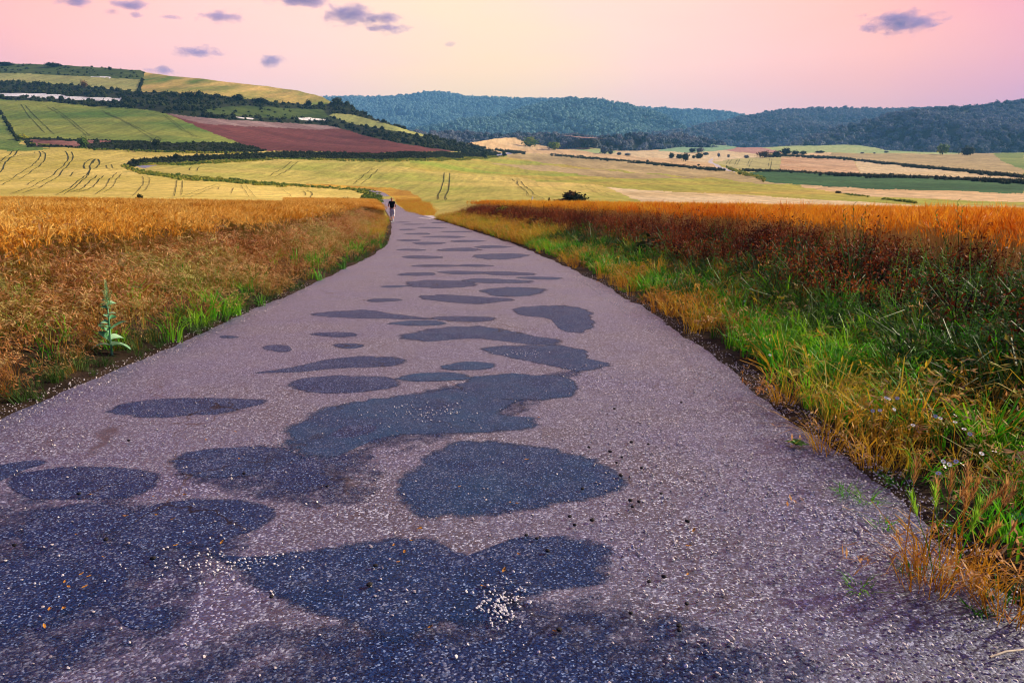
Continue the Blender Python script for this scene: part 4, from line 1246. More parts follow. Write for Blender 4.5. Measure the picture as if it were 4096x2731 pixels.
# the wild rose on the rim of the right-hand wheat
px, py = 2290, 812
bsh = land(px, py)
o = empty("rose_bush", tuple(bsh))
m = bsh[1] / FPX
for dx, dz, sx_, sz_, k in ((0, 17, 48, 24, 1), (-40, 8, 30, 11, 0), (28, 10, 34, 16, 1), (-6, 34, 22, 14, 0)):  # russet on the left and top clusters paints in the sunlit side
    c = link("branch_cluster", TREE_CROWN["dark" if k else "russet"][k], [], o)
    c.location = (dx * m, 0.2 * k, dz * m); c.scale = (sx_ * m, sx_ * m, sz_ * m)
t_ = link("trunk", TRUNK, [], o); t_.scale = (0.8,) * 3
tag(o, "dark spreading wild bush on the far rim of the right wheat field", "bush")
tree("shrub", 2196, 812, 10, 22, "thin dark sapling just left of the spreading bush on the wheat rim", "dark", "shrub")

exec_parts = True

# ------------------------------------------------------------------ marker post
def marker_post():
    p = land(2126, 808)
    b = MB()
    b.tube([(0, 0, -0.2), (0, 0, 0.62), (0.03, 0, 0.7)], [0.10, 0.09, 0.05], 8)
    o = link("marker_post", b.mesh("marker_post", [plain_mat("white_paint", (0.62, 0.62, 0.66), (0.8, 0.8, 0.82), 4, 0.6)], True), [])
    o.location = tuple(p); o.rotation_euler = (0, 0.22, 0)
    tag(o, "small white leaning marker post on the rim of the right wheat field", "post")


marker_post()

# ------------------------------------------------------------------ wheat
M["ear_l"] = leaf_mat("wheat_ear", [(0.46, 0.17, 0.012), (0.80, 0.42, 0.045), (0.92, 0.64, 0.17)], 0.3, 0.55, 0.25, patch=0.35)
M["stem_l"] = leaf_mat("wheat_straw", [(0.05, 0.08, 0.008), (0.22, 0.16, 0.02), (0.44, 0.26, 0.05)], 0.25, 0.6, 0.2, patch=0.5)
M["ear_r"] = leaf_mat("red_wheat_ear", [(0.52, 0.085, 0.004), (0.74, 0.22, 0.010), (0.84, 0.40, 0.03)], 0.45, 0.55, 0.2, patch=0.25)
M["stem_r"] = leaf_mat("red_wheat_straw", [(0.20, 0.11, 0.02), (0.50, 0.28, 0.07), (0.60, 0.40, 0.14)], 0.3, 0.55, 0.3, patch=0.6)
W_L = [wheat_clump(k, [M["ear_l"], M["stem_l"]]) for k in range(6)]
W_R = [wheat_clump(30 + k, [M["ear_r"], M["stem_r"]], n=13, rad=0.17, awn=0.12, upright=0.08, nod=0.8, fat=0.6) for k in range(6)]


def area_points(y0, y1, density, side, dmin, dmax, edge_noise=0.25):
    """points at a given distance from the road edge, thinner with distance; density(Y) per square metre"""
    out = []
    step = 0.5
    y = y0
    while y < y1:
        h = step if y < 20 else 1.5
        n_w = min(dmax, 0.80 * y + 9)
        dens = density(y)
        n = RNG.poisson(dens * h * max(0, n_w - dmin))
        yy = y + RNG.random(n) * h
        dd = dmin + RNG.random(n) * (n_w - dmin)
        x = (xl(yy) - dd) if side < 0 else (xr(yy) + dd)
        ok = (dd > dmin + edge_noise * wob(x, yy, 1.9, 3 + side)) & (np.abs(x) < 0.74 * yy + 2.2)
        if side < 0:      # trodden down where the walker passes
            ok &= ~((yy > 30) & (yy < 60) & (dd < 0.22))
        out.append(np.stack([x[ok], yy[ok], z_near(x[ok], yy[ok])], -1))
        y += h
    return np.concatenate(out)


wd = lambda y: 15 if y < 14 else (11 if y < 26 else 8)
pl = area_points(4.5, 64, wd, -1, 2.3, 60, 0.7)
pr = area_points(4.5, 62, wd, 1, 3.3, 70, 0.3)
scatter("wheat_left", pl, W_L, scale=(0.86, 1.12), tilt=0.07, drift=0.06)
pr[:, 2] -= 0.02
M["ear_y"] = leaf_mat("sunlit_wheat_ear", [(0.70, 0.24, 0.010), (0.82, 0.40, 0.020), (0.88, 0.55, 0.06)], 0.4, 0.55, 0.2, patch=0.25)  # the far wheat's sunlit glow, put into a yellower ear colour
W_Y = [wheat_clump(60 + k, [M["ear_y"], M["stem_r"]], n=13, rad=0.17, awn=0.12, upright=0.08, nod=0.8, fat=0.7) for k in range(4)]
sunlit = RNG.random(len(pr)) < np.clip((pr[:, 1] - 16) / 22, 0, 0.9)
scatter("ripe_wheat_right", pr[sunlit], W_Y, scale=(0.84, 1.04), tilt=0.05)  # far wheat with the sunlit glow in its ear colour
pr = pr[~sunlit]
scatter("wheat_right", pr, W_R, scale=(0.80, 1.0), tilt=0.05, drift=0.06)


# the same crop goes on beyond the rim, down to the bushes by the lane
qx_, qy_ = RNG.uniform(1140, 1540, 6000), RNG.uniform(812, 872, 6000)
ok_ = in_poly(qx_, qy_, [(1140, 815), (1420, 813), (1505, 816), (1528, 850), (1535, 872), (1140, 860)])
scatter("wheat_beyond", land(qx_[ok_], qy_[ok_]), W_L, scale=(0.85, 1.05), tilt=0.07)
# ------------------------------------------------------------------ verges
M["dry_l"] = leaf_mat("brown_grass", [(0.05, 0.020, 0.005), (0.24, 0.085, 0.012), (0.46, 0.22, 0.04), (0.22, 0.26, 0.03)], 0.35, 0.6, 0.2, patch=0.55)
M["head_l"] = leaf_mat("brome_heads", [(0.18, 0.05, 0.012), (0.48, 0.19, 0.05), (0.66, 0.40, 0.17), (0.40, 0.40, 0.10)], 0.4, 0.6, 0.2, patch=0.55)
M["grn"] = leaf_mat("green_grass", [(0.008, 0.05, 0.003), (0.03, 0.20, 0.006), (0.09, 0.42, 0.010), (0.26, 0.52, 0.015)], 0.4, 0.5, 0.3, patch=0.7)
M["grn_dk"] = leaf_mat("dark_green_grass", [(0.010, 0.035, 0.006), (0.03, 0.085, 0.012), (0.07, 0.14, 0.02)], 0.35, 0.55, 0.25, patch=0.8)
M["yel"] = leaf_mat("yellow_grass", [(0.34, 0.13, 0.010), (0.62, 0.30, 0.02), (0.52, 0.42, 0.03)], 0.4, 0.55, 0.25, patch=0.6)
M["red_dry"] = leaf_mat("red_dry_weed", [(0.05, 0.010, 0.004), (0.20, 0.035, 0.008), (0.40, 0.10, 0.02)], 0.3, 0.65, 0.15, patch=0.6)
M["twig"] = leaf_mat("dark_twig", [(0.02, 0.012, 0.008), (0.06, 0.035, 0.02)], 0.0, 0.8, 0.1)
M["herb"] = leaf_mat("verge_herb", [(0.014, 0.07, 0.008), (0.05, 0.17, 0.018), (0.15, 0.32, 0.04)], 0.4, 0.5, 0.3, patch=0.9)
M["lime_herb"] = leaf_mat("lime_herb", [(0.10, 0.34, 0.012), (0.20, 0.52, 0.02)], 0.45, 0.5, 0.3, patch=2.0)

DRY = [grass_clump(k, [M["dry_l"], M["head_l"]], n=15, rad=0.11, h=0.38, w=0.007, heads=0.6, bend=0.9) for k in range(5)]
GRN = [grass_clump(10 + k, [M["grn"], M["grn"]], n=17, rad=0.09, h=0.36, w=0.010, bend=0.9) for k in range(5)]
DGR = [grass_clump(20 + k, [M["grn_dk"], M["grn_dk"]], n=18, rad=0.09, h=0.32, w=0.009, bend=1.0) for k in range(4)]
YEL = [grass_clump(30 + k, [M["yel"], M["yel"]], n=16, rad=0.10, h=0.38, w=0.007, heads=0.3, bend=0.7) for k in range(4)]
RED = [scrub_clump(k, [M["red_dry"], M["twig"]]) for k in range(5)]
HERB = [herb_clump(k, [M["herb"], M["herb"]], h=0.58, leaf=0.085) for k in range(5)]
LIME = [herb_clump(50 + k, [M["lime_herb"], M["herb"]], stems=9, h=0.30, leaf=0.06, rad=0.10) for k in range(3)]


_pf = on_flat(1570, 889)


def off_walker(p):
    """the verge is trodden down beside the walker's path"""
    return p[~((p[:, 1] > 32) & (p[:, 1] < 60) & (xl(p[:, 1]) - p[:, 0] < 0.3))]


def pick(p, f):
    """keep points by probability f(p)"""
    return p[RNG.random(len(p)) < np.clip(f, 0, 1)]


vd = lambda k: (lambda y: k * (62 if y < 8 else 46 if y < 14 else 30 if y < 28 else 20))
dl = lambda p: xl(p[:, 1]) - p[:, 0]
dr = lambda p: p[:, 0] - xr(p[:, 1])
_m = on_flat(446, 1400, 0.08)
SPARE.append((_m[0] + 0.03, _m[1] - 0.10, 0.22))
# left: brome and brown grass, green at the road edge and in drifts
p = area_points(2.5, 58, vd(1.0), -1, 0.12, 4.0, 0.12)
g = 0.5 + 0.5 * wob(p[:, 0], p[:, 1], 0.9, 6)
scatter("brown_grass", pick(p, (0.28 + 0.5 * (wob(p[:, 0], p[:, 1], 2.4, 11) > -0.1)) * np.clip(dl(p) * 1.6 + 0.3, 0.9, 1) * np.clip(1.15 - 0.5 * (g > 0.72), 0, 1) * np.where(dl(p) > 2.7, 0.75, 1) * np.where((p[:, 1] > 34) & (dl(p) < 0.25), 0.0, 1)), DRY, scale=(0.65, 1.25), tilt=0.2, grow=lambda q: 0.55 + 0.43 * np.clip(dl(q) - 0.1, 0, 2.4), drift=0.25)
p = area_points(2.5, 58, vd(0.5), -1, 0.0, 4.2, 0.12)
g = 0.5 + 0.5 * wob(p[:, 0], p[:, 1], 0.9, 6)
scatter("green_grass", pick(p, 0.07 + 0.45 * (g > 0.70)), GRN, scale=(0.6, 1.2), tilt=0.2, drift=0.25)
p = area_points(2.5, 58, vd(1.0), -1, -0.02, 0.6, 0.1)
scatter("dark_edge_grass", pick(p, 0.8 * np.ones(len(p))), DGR, scale=(0.25, 0.65), tilt=0.3)
p = area_points(30, 58, vd(0.8), -1, 0.1, 4.0, 0.1)
scatter("ripe_verge_grass", off_walker(p), YEL, scale=(0.6, 1.0), tilt=0.2)
p = face_points(["orange_verge_strip"], 5.0, 6000)
scatter("orange_verge_grass", p[p[:, 1] < 150], YEL, scale=(0.7, 1.6), tilt=0.2)
# right: bright green low verge, yellow tussocks, brown-red dry weeds on the bank, green herbs at its foot
p = area_points(2.5, 58, vd(1.0), 1, 0.15, 2.4, 0.15)
g = 0.5 + 0.5 * wob(p[:, 0], p[:, 1], 0.75, 9)
near = np.clip((16 - p[:, 1]) / 8, 0, 1)
scatter("bright_green_grass", pick(p, np.clip(0.35 + 0.65 * (g > 0.38) + 0.25 * near, 0, 1) * np.clip(dr(p) * 1.6 - 0.15, 0.05, 1)), GRN, scale=(0.55, 1.15), tilt=0.2, drift=0.3)
p = area_points(2.5, 58, vd(0.75), 1, 0.05, 2.3, 0.2)
g = 0.5 + 0.5 * wob(p[:, 0], p[:, 1], 0.75, 9)
scatter("yellow_grass", pick(p, np.where(g < 0.45, 0.55, 0.10) * np.where(dr(p) < 0.7, 1.3, 0.7)), YEL, scale=(0.5, 1.1), tilt=0.22, drift=0.3)
p = area_points(2.5, 58, vd(0.35), 1, 0.3, 2.6, 0.2)
scatter("brown_verge_grass", pick(p, np.full(len(p), 0.5)), DRY, scale=(0.45, 0.95), tilt=0.25, drift=0.3)
p = area_points(4, 58, lambda y: 16 if y < 14 else 11, 1, 1.75, 3.7, 0.3)
g = 0.5 + 0.5 * wob(p[:, 0], p[:, 1], 0.8, 2)
far = np.clip((p[:, 1] - 9) / 7, 0, 1)
scatter("red_dry_weeds", pick(p, np.clip(0.35 + 0.65 * far + 0.2 * (g > 0.5), 0, 1)), RED, scale=(0.9, 1.75), tilt=0.25, drift=0.25)
p = area_points(4, 58, vd(0.34), 1, 1.3, 3.6, 0.3)
far = np.clip((p[:, 1] - 9) / 8, 0, 1)
g = 0.5 + 0.5 * wob(p[:, 0], p[:, 1], 0.8, 2)
scatter("bank_herbs", pick(p, np.clip(1.0 - 0.85 * far + 0.25 * (g < 0.3), 0, 1)), HERB, scale=(0.55, 1.15), tilt=0.25, drift=0.25)
p = area_points(4, 26, vd(0.3), 1, 1.1, 3.0, 0.3)
scatter("bank_grass_tufts", pick(p, np.full(len(p), 0.6)), DGR, scale=(1.0, 2.0), tilt=0.2, drift=0.25)
p = area_points(26, 58, vd(0.8), 1, 0.1, 2.2, 0.2)
scatter("ripe_verge_tufts", p, YEL, scale=(0.8, 1.5), tilt=0.2)

# ------------------------------------------------------------------ loose stone along the edges
M["stone"] = leaf_mat("loose_chippings", [(0.05, 0.045, 0.06), (0.22, 0.19, 0.23), (0.42, 0.36, 0.36), (0.74, 0.68, 0.66)], 0.0, 0.6, 0.4, patch=40.0)


def pebble(seed):
    bm = bmesh.new()
    bmesh.ops.create_icosphere(bm, subdivisions=1, radius=1)
    r = random.Random(seed)
    for v in bm.verts:
        v.co *= r.uniform(0.75, 1.15); v.co.z *= 0.6
    me = bpy.data.meshes.new("pebble"); bm.to_mesh(me); bm.free()
    me.materials.append(M["stone"])
    return me


PEB = [pebble(k) for k in range(6)]


def road_scatter(n, y0, y1, u0, u1, bias=1.0):
    y = y0 * (y1 / y0) ** RNG.random(n)
    u = u0 + (u1 - u0) * RNG.random(n) ** bias
    x = xl(y) + (xr(y) - xl(y)) * u
    return np.stack([x, y, np.full(n, 0.022)], -1)


pp = np.concatenate([road_scatter(5000, 1.9, 7, 0.72, 1.03, 0.7), road_scatter(2500, 3, 16, 0.93, 1.03), road_scatter(1500, 3, 14, -0.02, 0.05), road_scatter(700, 1.9, 6, 0.0, 0.8)])
scatter("loose_gravel", pp, PEB, scl=RNG.uniform(0.003, 0.0085, len(pp)) , tilt=0.4)
cl = []
for cx_, cy_, rx_, ry_, n in ((1150, 1400, 70, 60, 170), (980, 955, 130, 25, 90), (500, 1300, 180, 40, 120), (1200, 815, 60, 8, 40)):
    for _ in range(n):
        q = on_flat((cx_ + random.gauss(0, rx_ * 0.5)) * S, (cy_ + random.gauss(0, ry_ * 0.5)) * S)
        cl.append((q[0], q[1], 0.024))
M["white_stone"] = plain_mat("white_stone", (0.55, 0.52, 0.52), (0.8, 0.78, 0.78), 3, 0.6)
PW = [m_.copy() for m_ in PEB[:3]]
for m_ in PW:
    m_.materials.clear(); m_.materials.append(M["white_stone"])
scatter("white_chippings", np.array(cl), PW, scl=RNG.uniform(0.003, 0.008, len(cl)), tilt=0.4)

# ------------------------------------------------------------------ dry leaves and droppings on the road
M["dry_leaf"] = plain_mat("orange_dry_leaf", (0.34, 0.13, 0.015), (0.60, 0.28, 0.03), 30, 0.6)
M["black"] = plain_mat("black_dropping", (0.004, 0.004, 0.006), (0.015, 0.012, 0.012), 20, 0.7)


def leaf_litter_mesh():
    b = MB()
    out = [(-1, 0, 0.1), (-0.6, 0.35, 0.25), (0, 0.45, 0.12), (0.6, 0.3, 0.3), (1, 0.05, 0.2), (0.55, -0.32, 0.32), (0, -0.42, 0.1), (-0.6, -0.3, 0.28)]
    c = (0.05, 0, 0.0)
    for k in range(8):
        b.poly([c, out[k], out[(k + 1) % 8]])
    for k in range(8):
        a, d = out[k], out[(k + 1) % 8]
        b.poly([(a[0], a[1], a[2] + 0.05), (d[0], d[1], d[2] + 0.05), (d[0], d[1], d[2]), (a[0], a[1], a[2])])
    return b.mesh("dry_leaf", [M["dry_leaf"]])


def dropping_mesh():
    bm = bmesh.new()
    bmesh.ops.create_icosphere(bm, subdivisions=2, radius=1)
    for v in bm.verts:
        v.co *= 1 + 0.2 * mnoise.noise(v.co * 2)
        v.co.z *= 0.75
    me = bpy.data.meshes.new("dropping"); bm.to_mesh(me); bm.free()
    me.materials.append(M["black"])
    return me


LM, DM = leaf_litter_mesh(), dropping_mesh()
C7 = lambda L: [(x / 1.3835, 1700 + y / 1.3835) for x, y in L]
C8 = lambda L: [(1400 + x / 1.178, 1400 + y / 1.178) for x, y in L]
leaves = C7([(455, 858), (497, 870), (362, 902), (385, 930), (475, 930), (280, 1055), (360, 1050), (250, 1150), (855, 418), (1025, 408), (697, 530), (960, 545), (975, 695), (1050, 680), (1230, 675), (575, 762), (425, 633), (1325, 207), (1140, 100), (2280, 665), (2180, 690), (2240, 728), (2205, 785), (2330, 598), (870, 522), (508, 408), (1305, 57)]) + \
    C8([(517, 667), (790, 746), (755, 742), (832, 535), (795, 985), (727, 1060), (625, 1137), (380, 1332), (965, 1352), (890, 333), (1595, 945), (1590, 1080), (1620, 870), (330, 862)])
drops = C8([(1058, 853), (1035, 813), (1140, 830), (1320, 735), (1360, 740), (1330, 765), (1125, 480), (1225, 500), (1280, 525), (1255, 552), (1405, 463), (1325, 455), (930, 975), (880, 915), (830, 900), (120, 1045), (92, 1137), (1585, 1225), (1322, 1270), (1548, 1330), (1550, 1352), (985, 1350), (1465, 700), (1095, 680), (1275, 615), (1408, 1120), (1478, 1097), (1588, 833), (1373, 577), (1245, 293), (1560, 262)]) + \
    C7([(85, 695), (590, 668), (850, 775), (1352, 293), (1812, 367), (440, 408), (715, 108), (1505, 990), (2048, 918)])
for k, (x, y) in enumerate(leaves):
    q = on_flat(x, y)
    o = link("dry_leaf", LM, [])
    o.location = (q[0], q[1], road_z(q[0], q[1]) + 0.011)
    s = random.uniform(0.010, 0.017); o.scale = (s, s, s * 0.8); o.rotation_euler = (random.gauss(0, 0.15), random.gauss(0, 0.15), random.random() * 6.28)
    tag(o, "small curled orange-brown dry leaf lying on the dark road", "leaf", "dry leaves on the road")
for k, (x, y) in enumerate(drops):
    q = on_flat(x, y)
    o = link("dropping", DM, [])
    s = random.uniform(0.008, 0.012)
    o.location = (q[0], q[1], road_z(q[0], q[1]) + 0.011 + s * 0.6)
    o.scale = (s * 1.2, s, s); o.rotation_euler = (0, 0, random.random() * 6.28)
    tag(o, "small round black dropping lying on the road", "dropping", "black droppings on the road")


# ------------------------------------------------------------------ plants of their own
def leaf_blade(b, p, d, up, length, width, droop=0.25, mi=0, n=6):
    """broad leaf with a folded midrib"""
    d = Vector(d).normalized(); s = d.cross(Vector(up)).normalized(); nrm = s.cross(d)
    L_, C_, R_ = [], [], []
    for k in range(n + 1):
        t_ = k / n
        w = width * (math.sin(math.pi * min(1, t_ * 0.92 + 0.08)) ** 0.8) / 2
        c = Vector(p) + d * length * t_ - Vector((0, 0, 1)) * droop * length * t_ * t_ + nrm * 0.0
        L_.append(c - s * w + nrm * w * 0.35); R_.append(c + s * w + nrm * w * 0.35); C_.append(c)
    for k in range(n):
        b.poly([L_[k], C_[k], C_[k + 1], L_[k + 1]], mi); b.poly([C_[k], R_[k], R_[k + 1], C_[k + 1]], mi)


M["mullein"] = leaf_mat("mullein_leaf", [(0.06, 0.26, 0.10), (0.18, 0.46, 0.22), (0.42, 0.66, 0.42)], 0.25, 0.75, 0.15, patch=8)
M["mullein_top"] = leaf_mat("mullein_bud", [(0.22, 0.36, 0.12), (0.40, 0.52, 0.22), (0.55, 0.60, 0.32)], 0.3, 0.7, 0.15, patch=12)


def mullein():
    base = on_flat(446, 1400, 0.08)
    z = z_ground(base[0], base[1])
    o = empty("mullein_plant", (base[0], base[1], z))
    H = 0.74
    b = MB(); b.tube([(0, 0, -0.03), (0.005, 0, H * 0.5), (0.012, 0, H)], [0.012, 0.009, 0.003], 7)
    link("stem", b.mesh("stem", [M["mullein"]], True), [], o)
    r = random.Random(4)
    specs = [(0.10, 0.5, 0.17), (0.12, 3.5, 0.19), (0.13, 5.9, 0.16), (0.17, 2.7, 0.15), (0.19, 0.2, 0.13), (0.24, 3.2, 0.14), (0.27, 0.25, 0.20), (0.29, 2.9, 0.15), (0.32, 5.2, 0.10), (0.34, 3.6, 0.11), (0.37, 0.9, 0.10), (0.40, 2.5, 0.09), (0.42, 5.0, 0.08), (0.44, 0.2, 0.09), (0.47, 3.3, 0.08), (0.49, 5.8, 0.07), (0.52, 2.6, 0.07), (0.54, 0.4, 0.075), (0.57, 4.2, 0.06)]
    for zz, a, ln in specs:
        b = MB()
        a += r.gauss(0, 0.4); ln *= r.uniform(0.75, 1.25)
        leaf_blade(b, (0.005 * math.cos(a), 0.005 * math.sin(a), zz - 0.02 + r.gauss(0, 0.008)), (math.cos(a), math.sin(a), r.uniform(0.2, 1.1)), (r.gauss(0, 0.35), r.gauss(0, 0.35), 1), ln * 1.15, ln * r.uniform(0.5, 0.75), r.uniform(0.1, 0.65))
        link("leaf", b.mesh("leaf", [M["mullein"]], True), [], o)
    b = MB()
    for k in range(90):
        t_ = k / 90
        zz = 0.50 + t_ * (H - 0.47)
        a = k * 2.4
        rr = 0.030 * (1 - t_) + 0.010
        p = Vector((0.01 + rr * 0.4 * math.cos(a), rr * 0.4 * math.sin(a), zz))
        d = Vector((math.cos(a), math.sin(a), 1.0)).normalized(); s = d.cross(Vector((0, 0, 1))).normalized()
        b.strip([p, p + d * rr * 0.6, p + d * rr * 1.2], [0.010, 0.013, 0.002], s, 0)
    for a in (0.3, 2.2, 4.3):
        for j in range(16):
            t_ = j / 16
            p = Vector((0.015 + (0.01 + 0.035 * t_) * math.cos(a), (0.01 + 0.035 * t_) * math.sin(a), 0.56 + 0.10 * t_))
            th = j * 2.4; d = Vector((math.cos(th), math.sin(th), 0.8)).normalized(); s = d.cross(Vector((0, 0, 1))).normalized()
            b.strip([p, p + d * 0.010, p + d * 0.019], [0.006, 0.010, 0.002], s, 0)
    link("flower_spike", b.mesh("flower_spike", [M["mullein_top"]]), [], o)
    tag(o, "tall grey-green mullein plant with broad leaves at the left road edge", "plant")


mullein()


def rosette(px, py, size, label, mat, n=9):
    q = on_flat(px, py, 0.02)
    o = empty("rosette_plant", (q[0], q[1], 0.02))
    for k in range(n):
        a = k * 2.4
        b = MB()
        inner = k / n
        leaf_blade(b, (0, 0, 0), (math.cos(a), math.sin(a), 0.25 + 1.3 * inner), (0, 0, 1), size * (1.1 - 0.5 * inner), size * 0.5, 0.25)
        link("leaf", b.mesh("leaf", [mat], True), [], o)
    tag(o, label, "plant")


M["rosette"] = leaf_mat("rosette_leaf", [(0.10, 0.30, 0.04), (0.20, 0.42, 0.08)], 0.35, 0.6, 0.2, patch=15)
rosette(3185, 1780, 0.085, "bright green leafy rosette growing alone on the gravel road edge", M["rosette"], 10)
rosette(4070, 2090, 0.10, "grey-green broad-leaved rosette among dark grass at the right frame edge", M["mullein"], 7)
# tufts on the gravel
for px, py, w, lb in [(3390, 1975, 0.10, "green tuft highest of the pair on the bare gravel tongue"), (3470, 2005, 0.09, "green tuft lower of the pair on the bare gravel tongue"), (3535, 2105, 0.08, "small green tuft beside the pale twig"),
                      (3440, 2350, 0.07, "lone flat green tuft out on the gravel"), (3640, 2275, 0.06, "small tuft on the gravel left of the barley"), (3910, 2440, 0.06, "tiny tuft on bare earth near the lower right corner"), (3600, 1935, 0.10, "dark green tuft under the verge grass on bare earth"), (3990, 2380, 0.10, "green tuft at the foot of the dry barley"), (3700, 1890, 0.08, "dark tuft on bare earth behind the gravel tongue")]:
    q = on_flat(px, py, 0.01)
    b = MB()
    o = empty("grass_tuft", (q[0], q[1], 0.012))
    me = grass_clump(int(px), [M["grn"], M["grn"]], n=34, rad=w * 0.6, h=w * 0.8, w=0.005, bend=1.0, spread=1.1)
    link("blades", me, [], o)
    tag(o, lb, "grass tuft", "grass tufts on the gravel edge")
# wall barley with bristly green ears
M["barley_green"] = leaf_mat("green_barley_ear", [(0.20, 0.46, 0.02), (0.34, 0.56, 0.05)], 0.45, 0.6, 0.2, patch=20)
M["barley_dry"] = leaf_mat("dry_barley_ear", [(0.40, 0.18, 0.04), (0.60, 0.34, 0.11)], 0.45, 0.6, 0.2, patch=20)
q = on_flat(3770, 2270, 0.04)
o = empty("wall_barley", (q[0], q[1], 0.03), 0.0, 1.6)
r = random.Random(3)
for k in range(16):
    green = k < 4
    b = MB()
    a = r.random() * 6.28
    tip = Vector((r.gauss(0.02, 0.07), r.gauss(0, 0.05), r.uniform(0.14, 0.21)))
    p0 = Vector((r.gauss(0, 0.03), r.gauss(0, 0.03), -0.02))
    b.strip([p0, p0.lerp(tip, 0.5) + Vector((0, 0, 0.02)), tip], [0.003, 0.003, 0.002], (1, 0, 0), 1)
    d = (tip - p0).normalized()
    for j in range(26):
        t_ = j / 26
        p = tip + d * 0.055 * t_
        th = j * 2.4
        e = (d * 1.6 + Vector((math.cos(th), math.sin(th), 0)) * 0.7).normalized()
        b.strip([p, p + e * 0.012, p + e * 0.032], [0.004, 0.003, 0.0006], e.cross(Vector((0.1, 0.2, 1))).normalized(), 0)
    me = b.mesh("ear", [M["barley_green" if green else "barley_dry"], M["grn" if green else "yel"]])
    link("ear", me, [], o)
link("blades", grass_clump(5, [M["yel"], M["yel"]], n=40, rad=0.10, h=0.16, w=0.004, bend=0.9, spread=0.8), [], o)
tag(o, "bristly wall barley tuft with bright green ears on the right gravel edge", "plant")
# dry grass sprawling over the gravel below it
for px, py, lb in [(3700, 2330, "sprawling straw-coloured grass tussock below the wall barley"), (3900, 2330, "brown dry grass tussock right of the wall barley"), (4030, 2440, "brown dry grass tussock in the lower right corner"), (3135, 1600, "tall yellow grass tussock leaning over the road edge"), (3300, 1790, "low russet grass tussock just behind the rosette"), (3480, 1850, "russet stubbly grass tussock on the edge of the bare earth")]:
    q = on_flat(px, py, 0.03)
    o = empty("dry_tussock", (q[0], q[1], 0.02))
    link("blades", grass_clump(int(px) + 1, [M["yel"], M["head_l"]], n=60, rad=0.10, h=0.26, w=0.0045, bend=0.8, spread=0.8, heads=0.25), [], o)
    tag(o, lb, "grass tussock", "dry tussocks on the right road edge")


# daisies
M["petal"] = plain_mat("white_petal", (0.72, 0.72, 0.66), (0.82, 0.82, 0.78), 10, 0.6)
M["disc"] = plain_mat("yellow_disc", (0.55, 0.32, 0.02), (0.65, 0.42, 0.03), 20, 0.7)
b = MB(); b.tube([(0, 0, 0), (0.01, 0.0, 0.5), (0, 0, 1)], [0.012, 0.010, 0.008], 5)
D_STEM = b.mesh("stem", [M["herb"]])
b = MB()
for k in range(11):
    a = k * 6.283 / 11
    d = Vector((math.cos(a), math.sin(a), 0.15)); s = Vector((-math.sin(a), math.cos(a), 0))
    b.strip([d * 0.3, d * 0.7, d * 1.0], [0.3, 0.42, 0.2], s, 0)
D_PET = b.mesh("petals", [M["petal"]])
bm = bmesh.new(); bmesh.ops.create_uvsphere(bm, u_segments=8, v_segments=5, radius=0.36)
for v in bm.verts: v.co.z *= 0.5
D_DISC = bpy.data.meshes.new("disc"); bm.to_mesh(D_DISC); bm.free(); D_DISC.materials.append(M["disc"])
C6 = lambda L: [(2600 + x / 1.274, 1500 + y / 1.274) for x, y in L]
for x, y in C6([(1203, 115), (1218, 122), (1260, 118), (1135, 182), (1172, 180), (1245, 175), (1555, 205), (1455, 210), (1555, 240), (1600, 275), (1495, 440), (1525, 455), (1560, 440), (1590, 455), (1500, 465), (1470, 500), (1755, 390), (1630, 300), (1340, 255), (1480, 220), (1690, 400)]) + [(2978, 1205), (3080, 1420)]:
    hgt = random.uniform(0.22, 0.34)
    q = on_flat(x, y, hgt + 0.1)
    gz = z_ground(q[0], q[1])
    hgt = max(0.12, q[2] - gz)
    o = empty("daisy", (q[0], q[1], gz))
    s_ = link("stem", D_STEM, [], o); s_.scale = (0.12, 0.12, hgt)
    f_ = link("petals", D_PET, [], o); f_.location = (0, 0, hgt); f_.scale = (0.012,) * 3; f_.rotation_euler = (random.gauss(0.5, 0.3), random.gauss(0, 0.3), 0)
    c_ = link("disc", D_DISC, [], o); c_.location = (0, 0, hgt + 0.002); c_.scale = (0.011,) * 3
    tag(o, "small white daisy flowering in the green verge on the right", "flower", "white daisies in the right verge")

# lime-green leafy plants in the verges
for px, py, z, s, lb in [(1238, 1035, 0.25, 1.25, "bright lime-green leafy plant in the brown left verge"), (1105, 1020, 0.25, 0.9, "smaller yellow-green plant left of the bright lime one"), (2930, 1320, 0.10, 0.9, "lime-green bushy herb at the near edge of the right verge"), (2620, 1110, 0.05, 0.9, "vivid green herb in the middle of the right verge"), (2180, 975, 0.05, 1.3, "rounded green herb where the right verge narrows"), (3690, 1520, 0.2, 1.2, "pale green feathery thistle in the right verge"), (3360, 1500, 0.15, 0.9, "dark-edged green herb left of the feathery thistle")]:
    q = on_flat(px, py, z)
    o = empty("leafy_herb", (q[0], q[1], z_ground(q[0], q[1])), random.random() * 6, s)
    src = herb_clump(int(px), [M["lime_herb"], M["herb"]], stems=12, h=0.34, leaf=0.07, rad=0.12)
    src.name = "foliage"
    link("foliage", src, [], o)
    tag(o, lb, "plant")
for px, py, z, w, h, lb, kd in [(2610, 985, 0.5, 150, 90, "dark green bush on the red-brown bank below the wheat", "dark"), (2150, 905, 0.4, 90, 45, "small dark bush on the far red-brown bank", "dark"), (2010, 880, 0.3, 70, 40, "smallest dark bush where the right bank begins", "green")]:
    q = on_flat(px, py, z)
    m = q[1] / FPX
    o = empty("weed_bush", (q[0], q[1], z_ground(q[0], q[1])))
    c = link("foliage", TREE_CROWN[kd][1], [], o); c.scale = (w * m / 2, w * m / 2, h * m / 2); c.location = (0, 0, h * m * 0.4)
    t_ = link("stem", TRUNK, [], o); t_.scale = (h * m * 0.6,) * 3
    tag(o, lb, "bush")
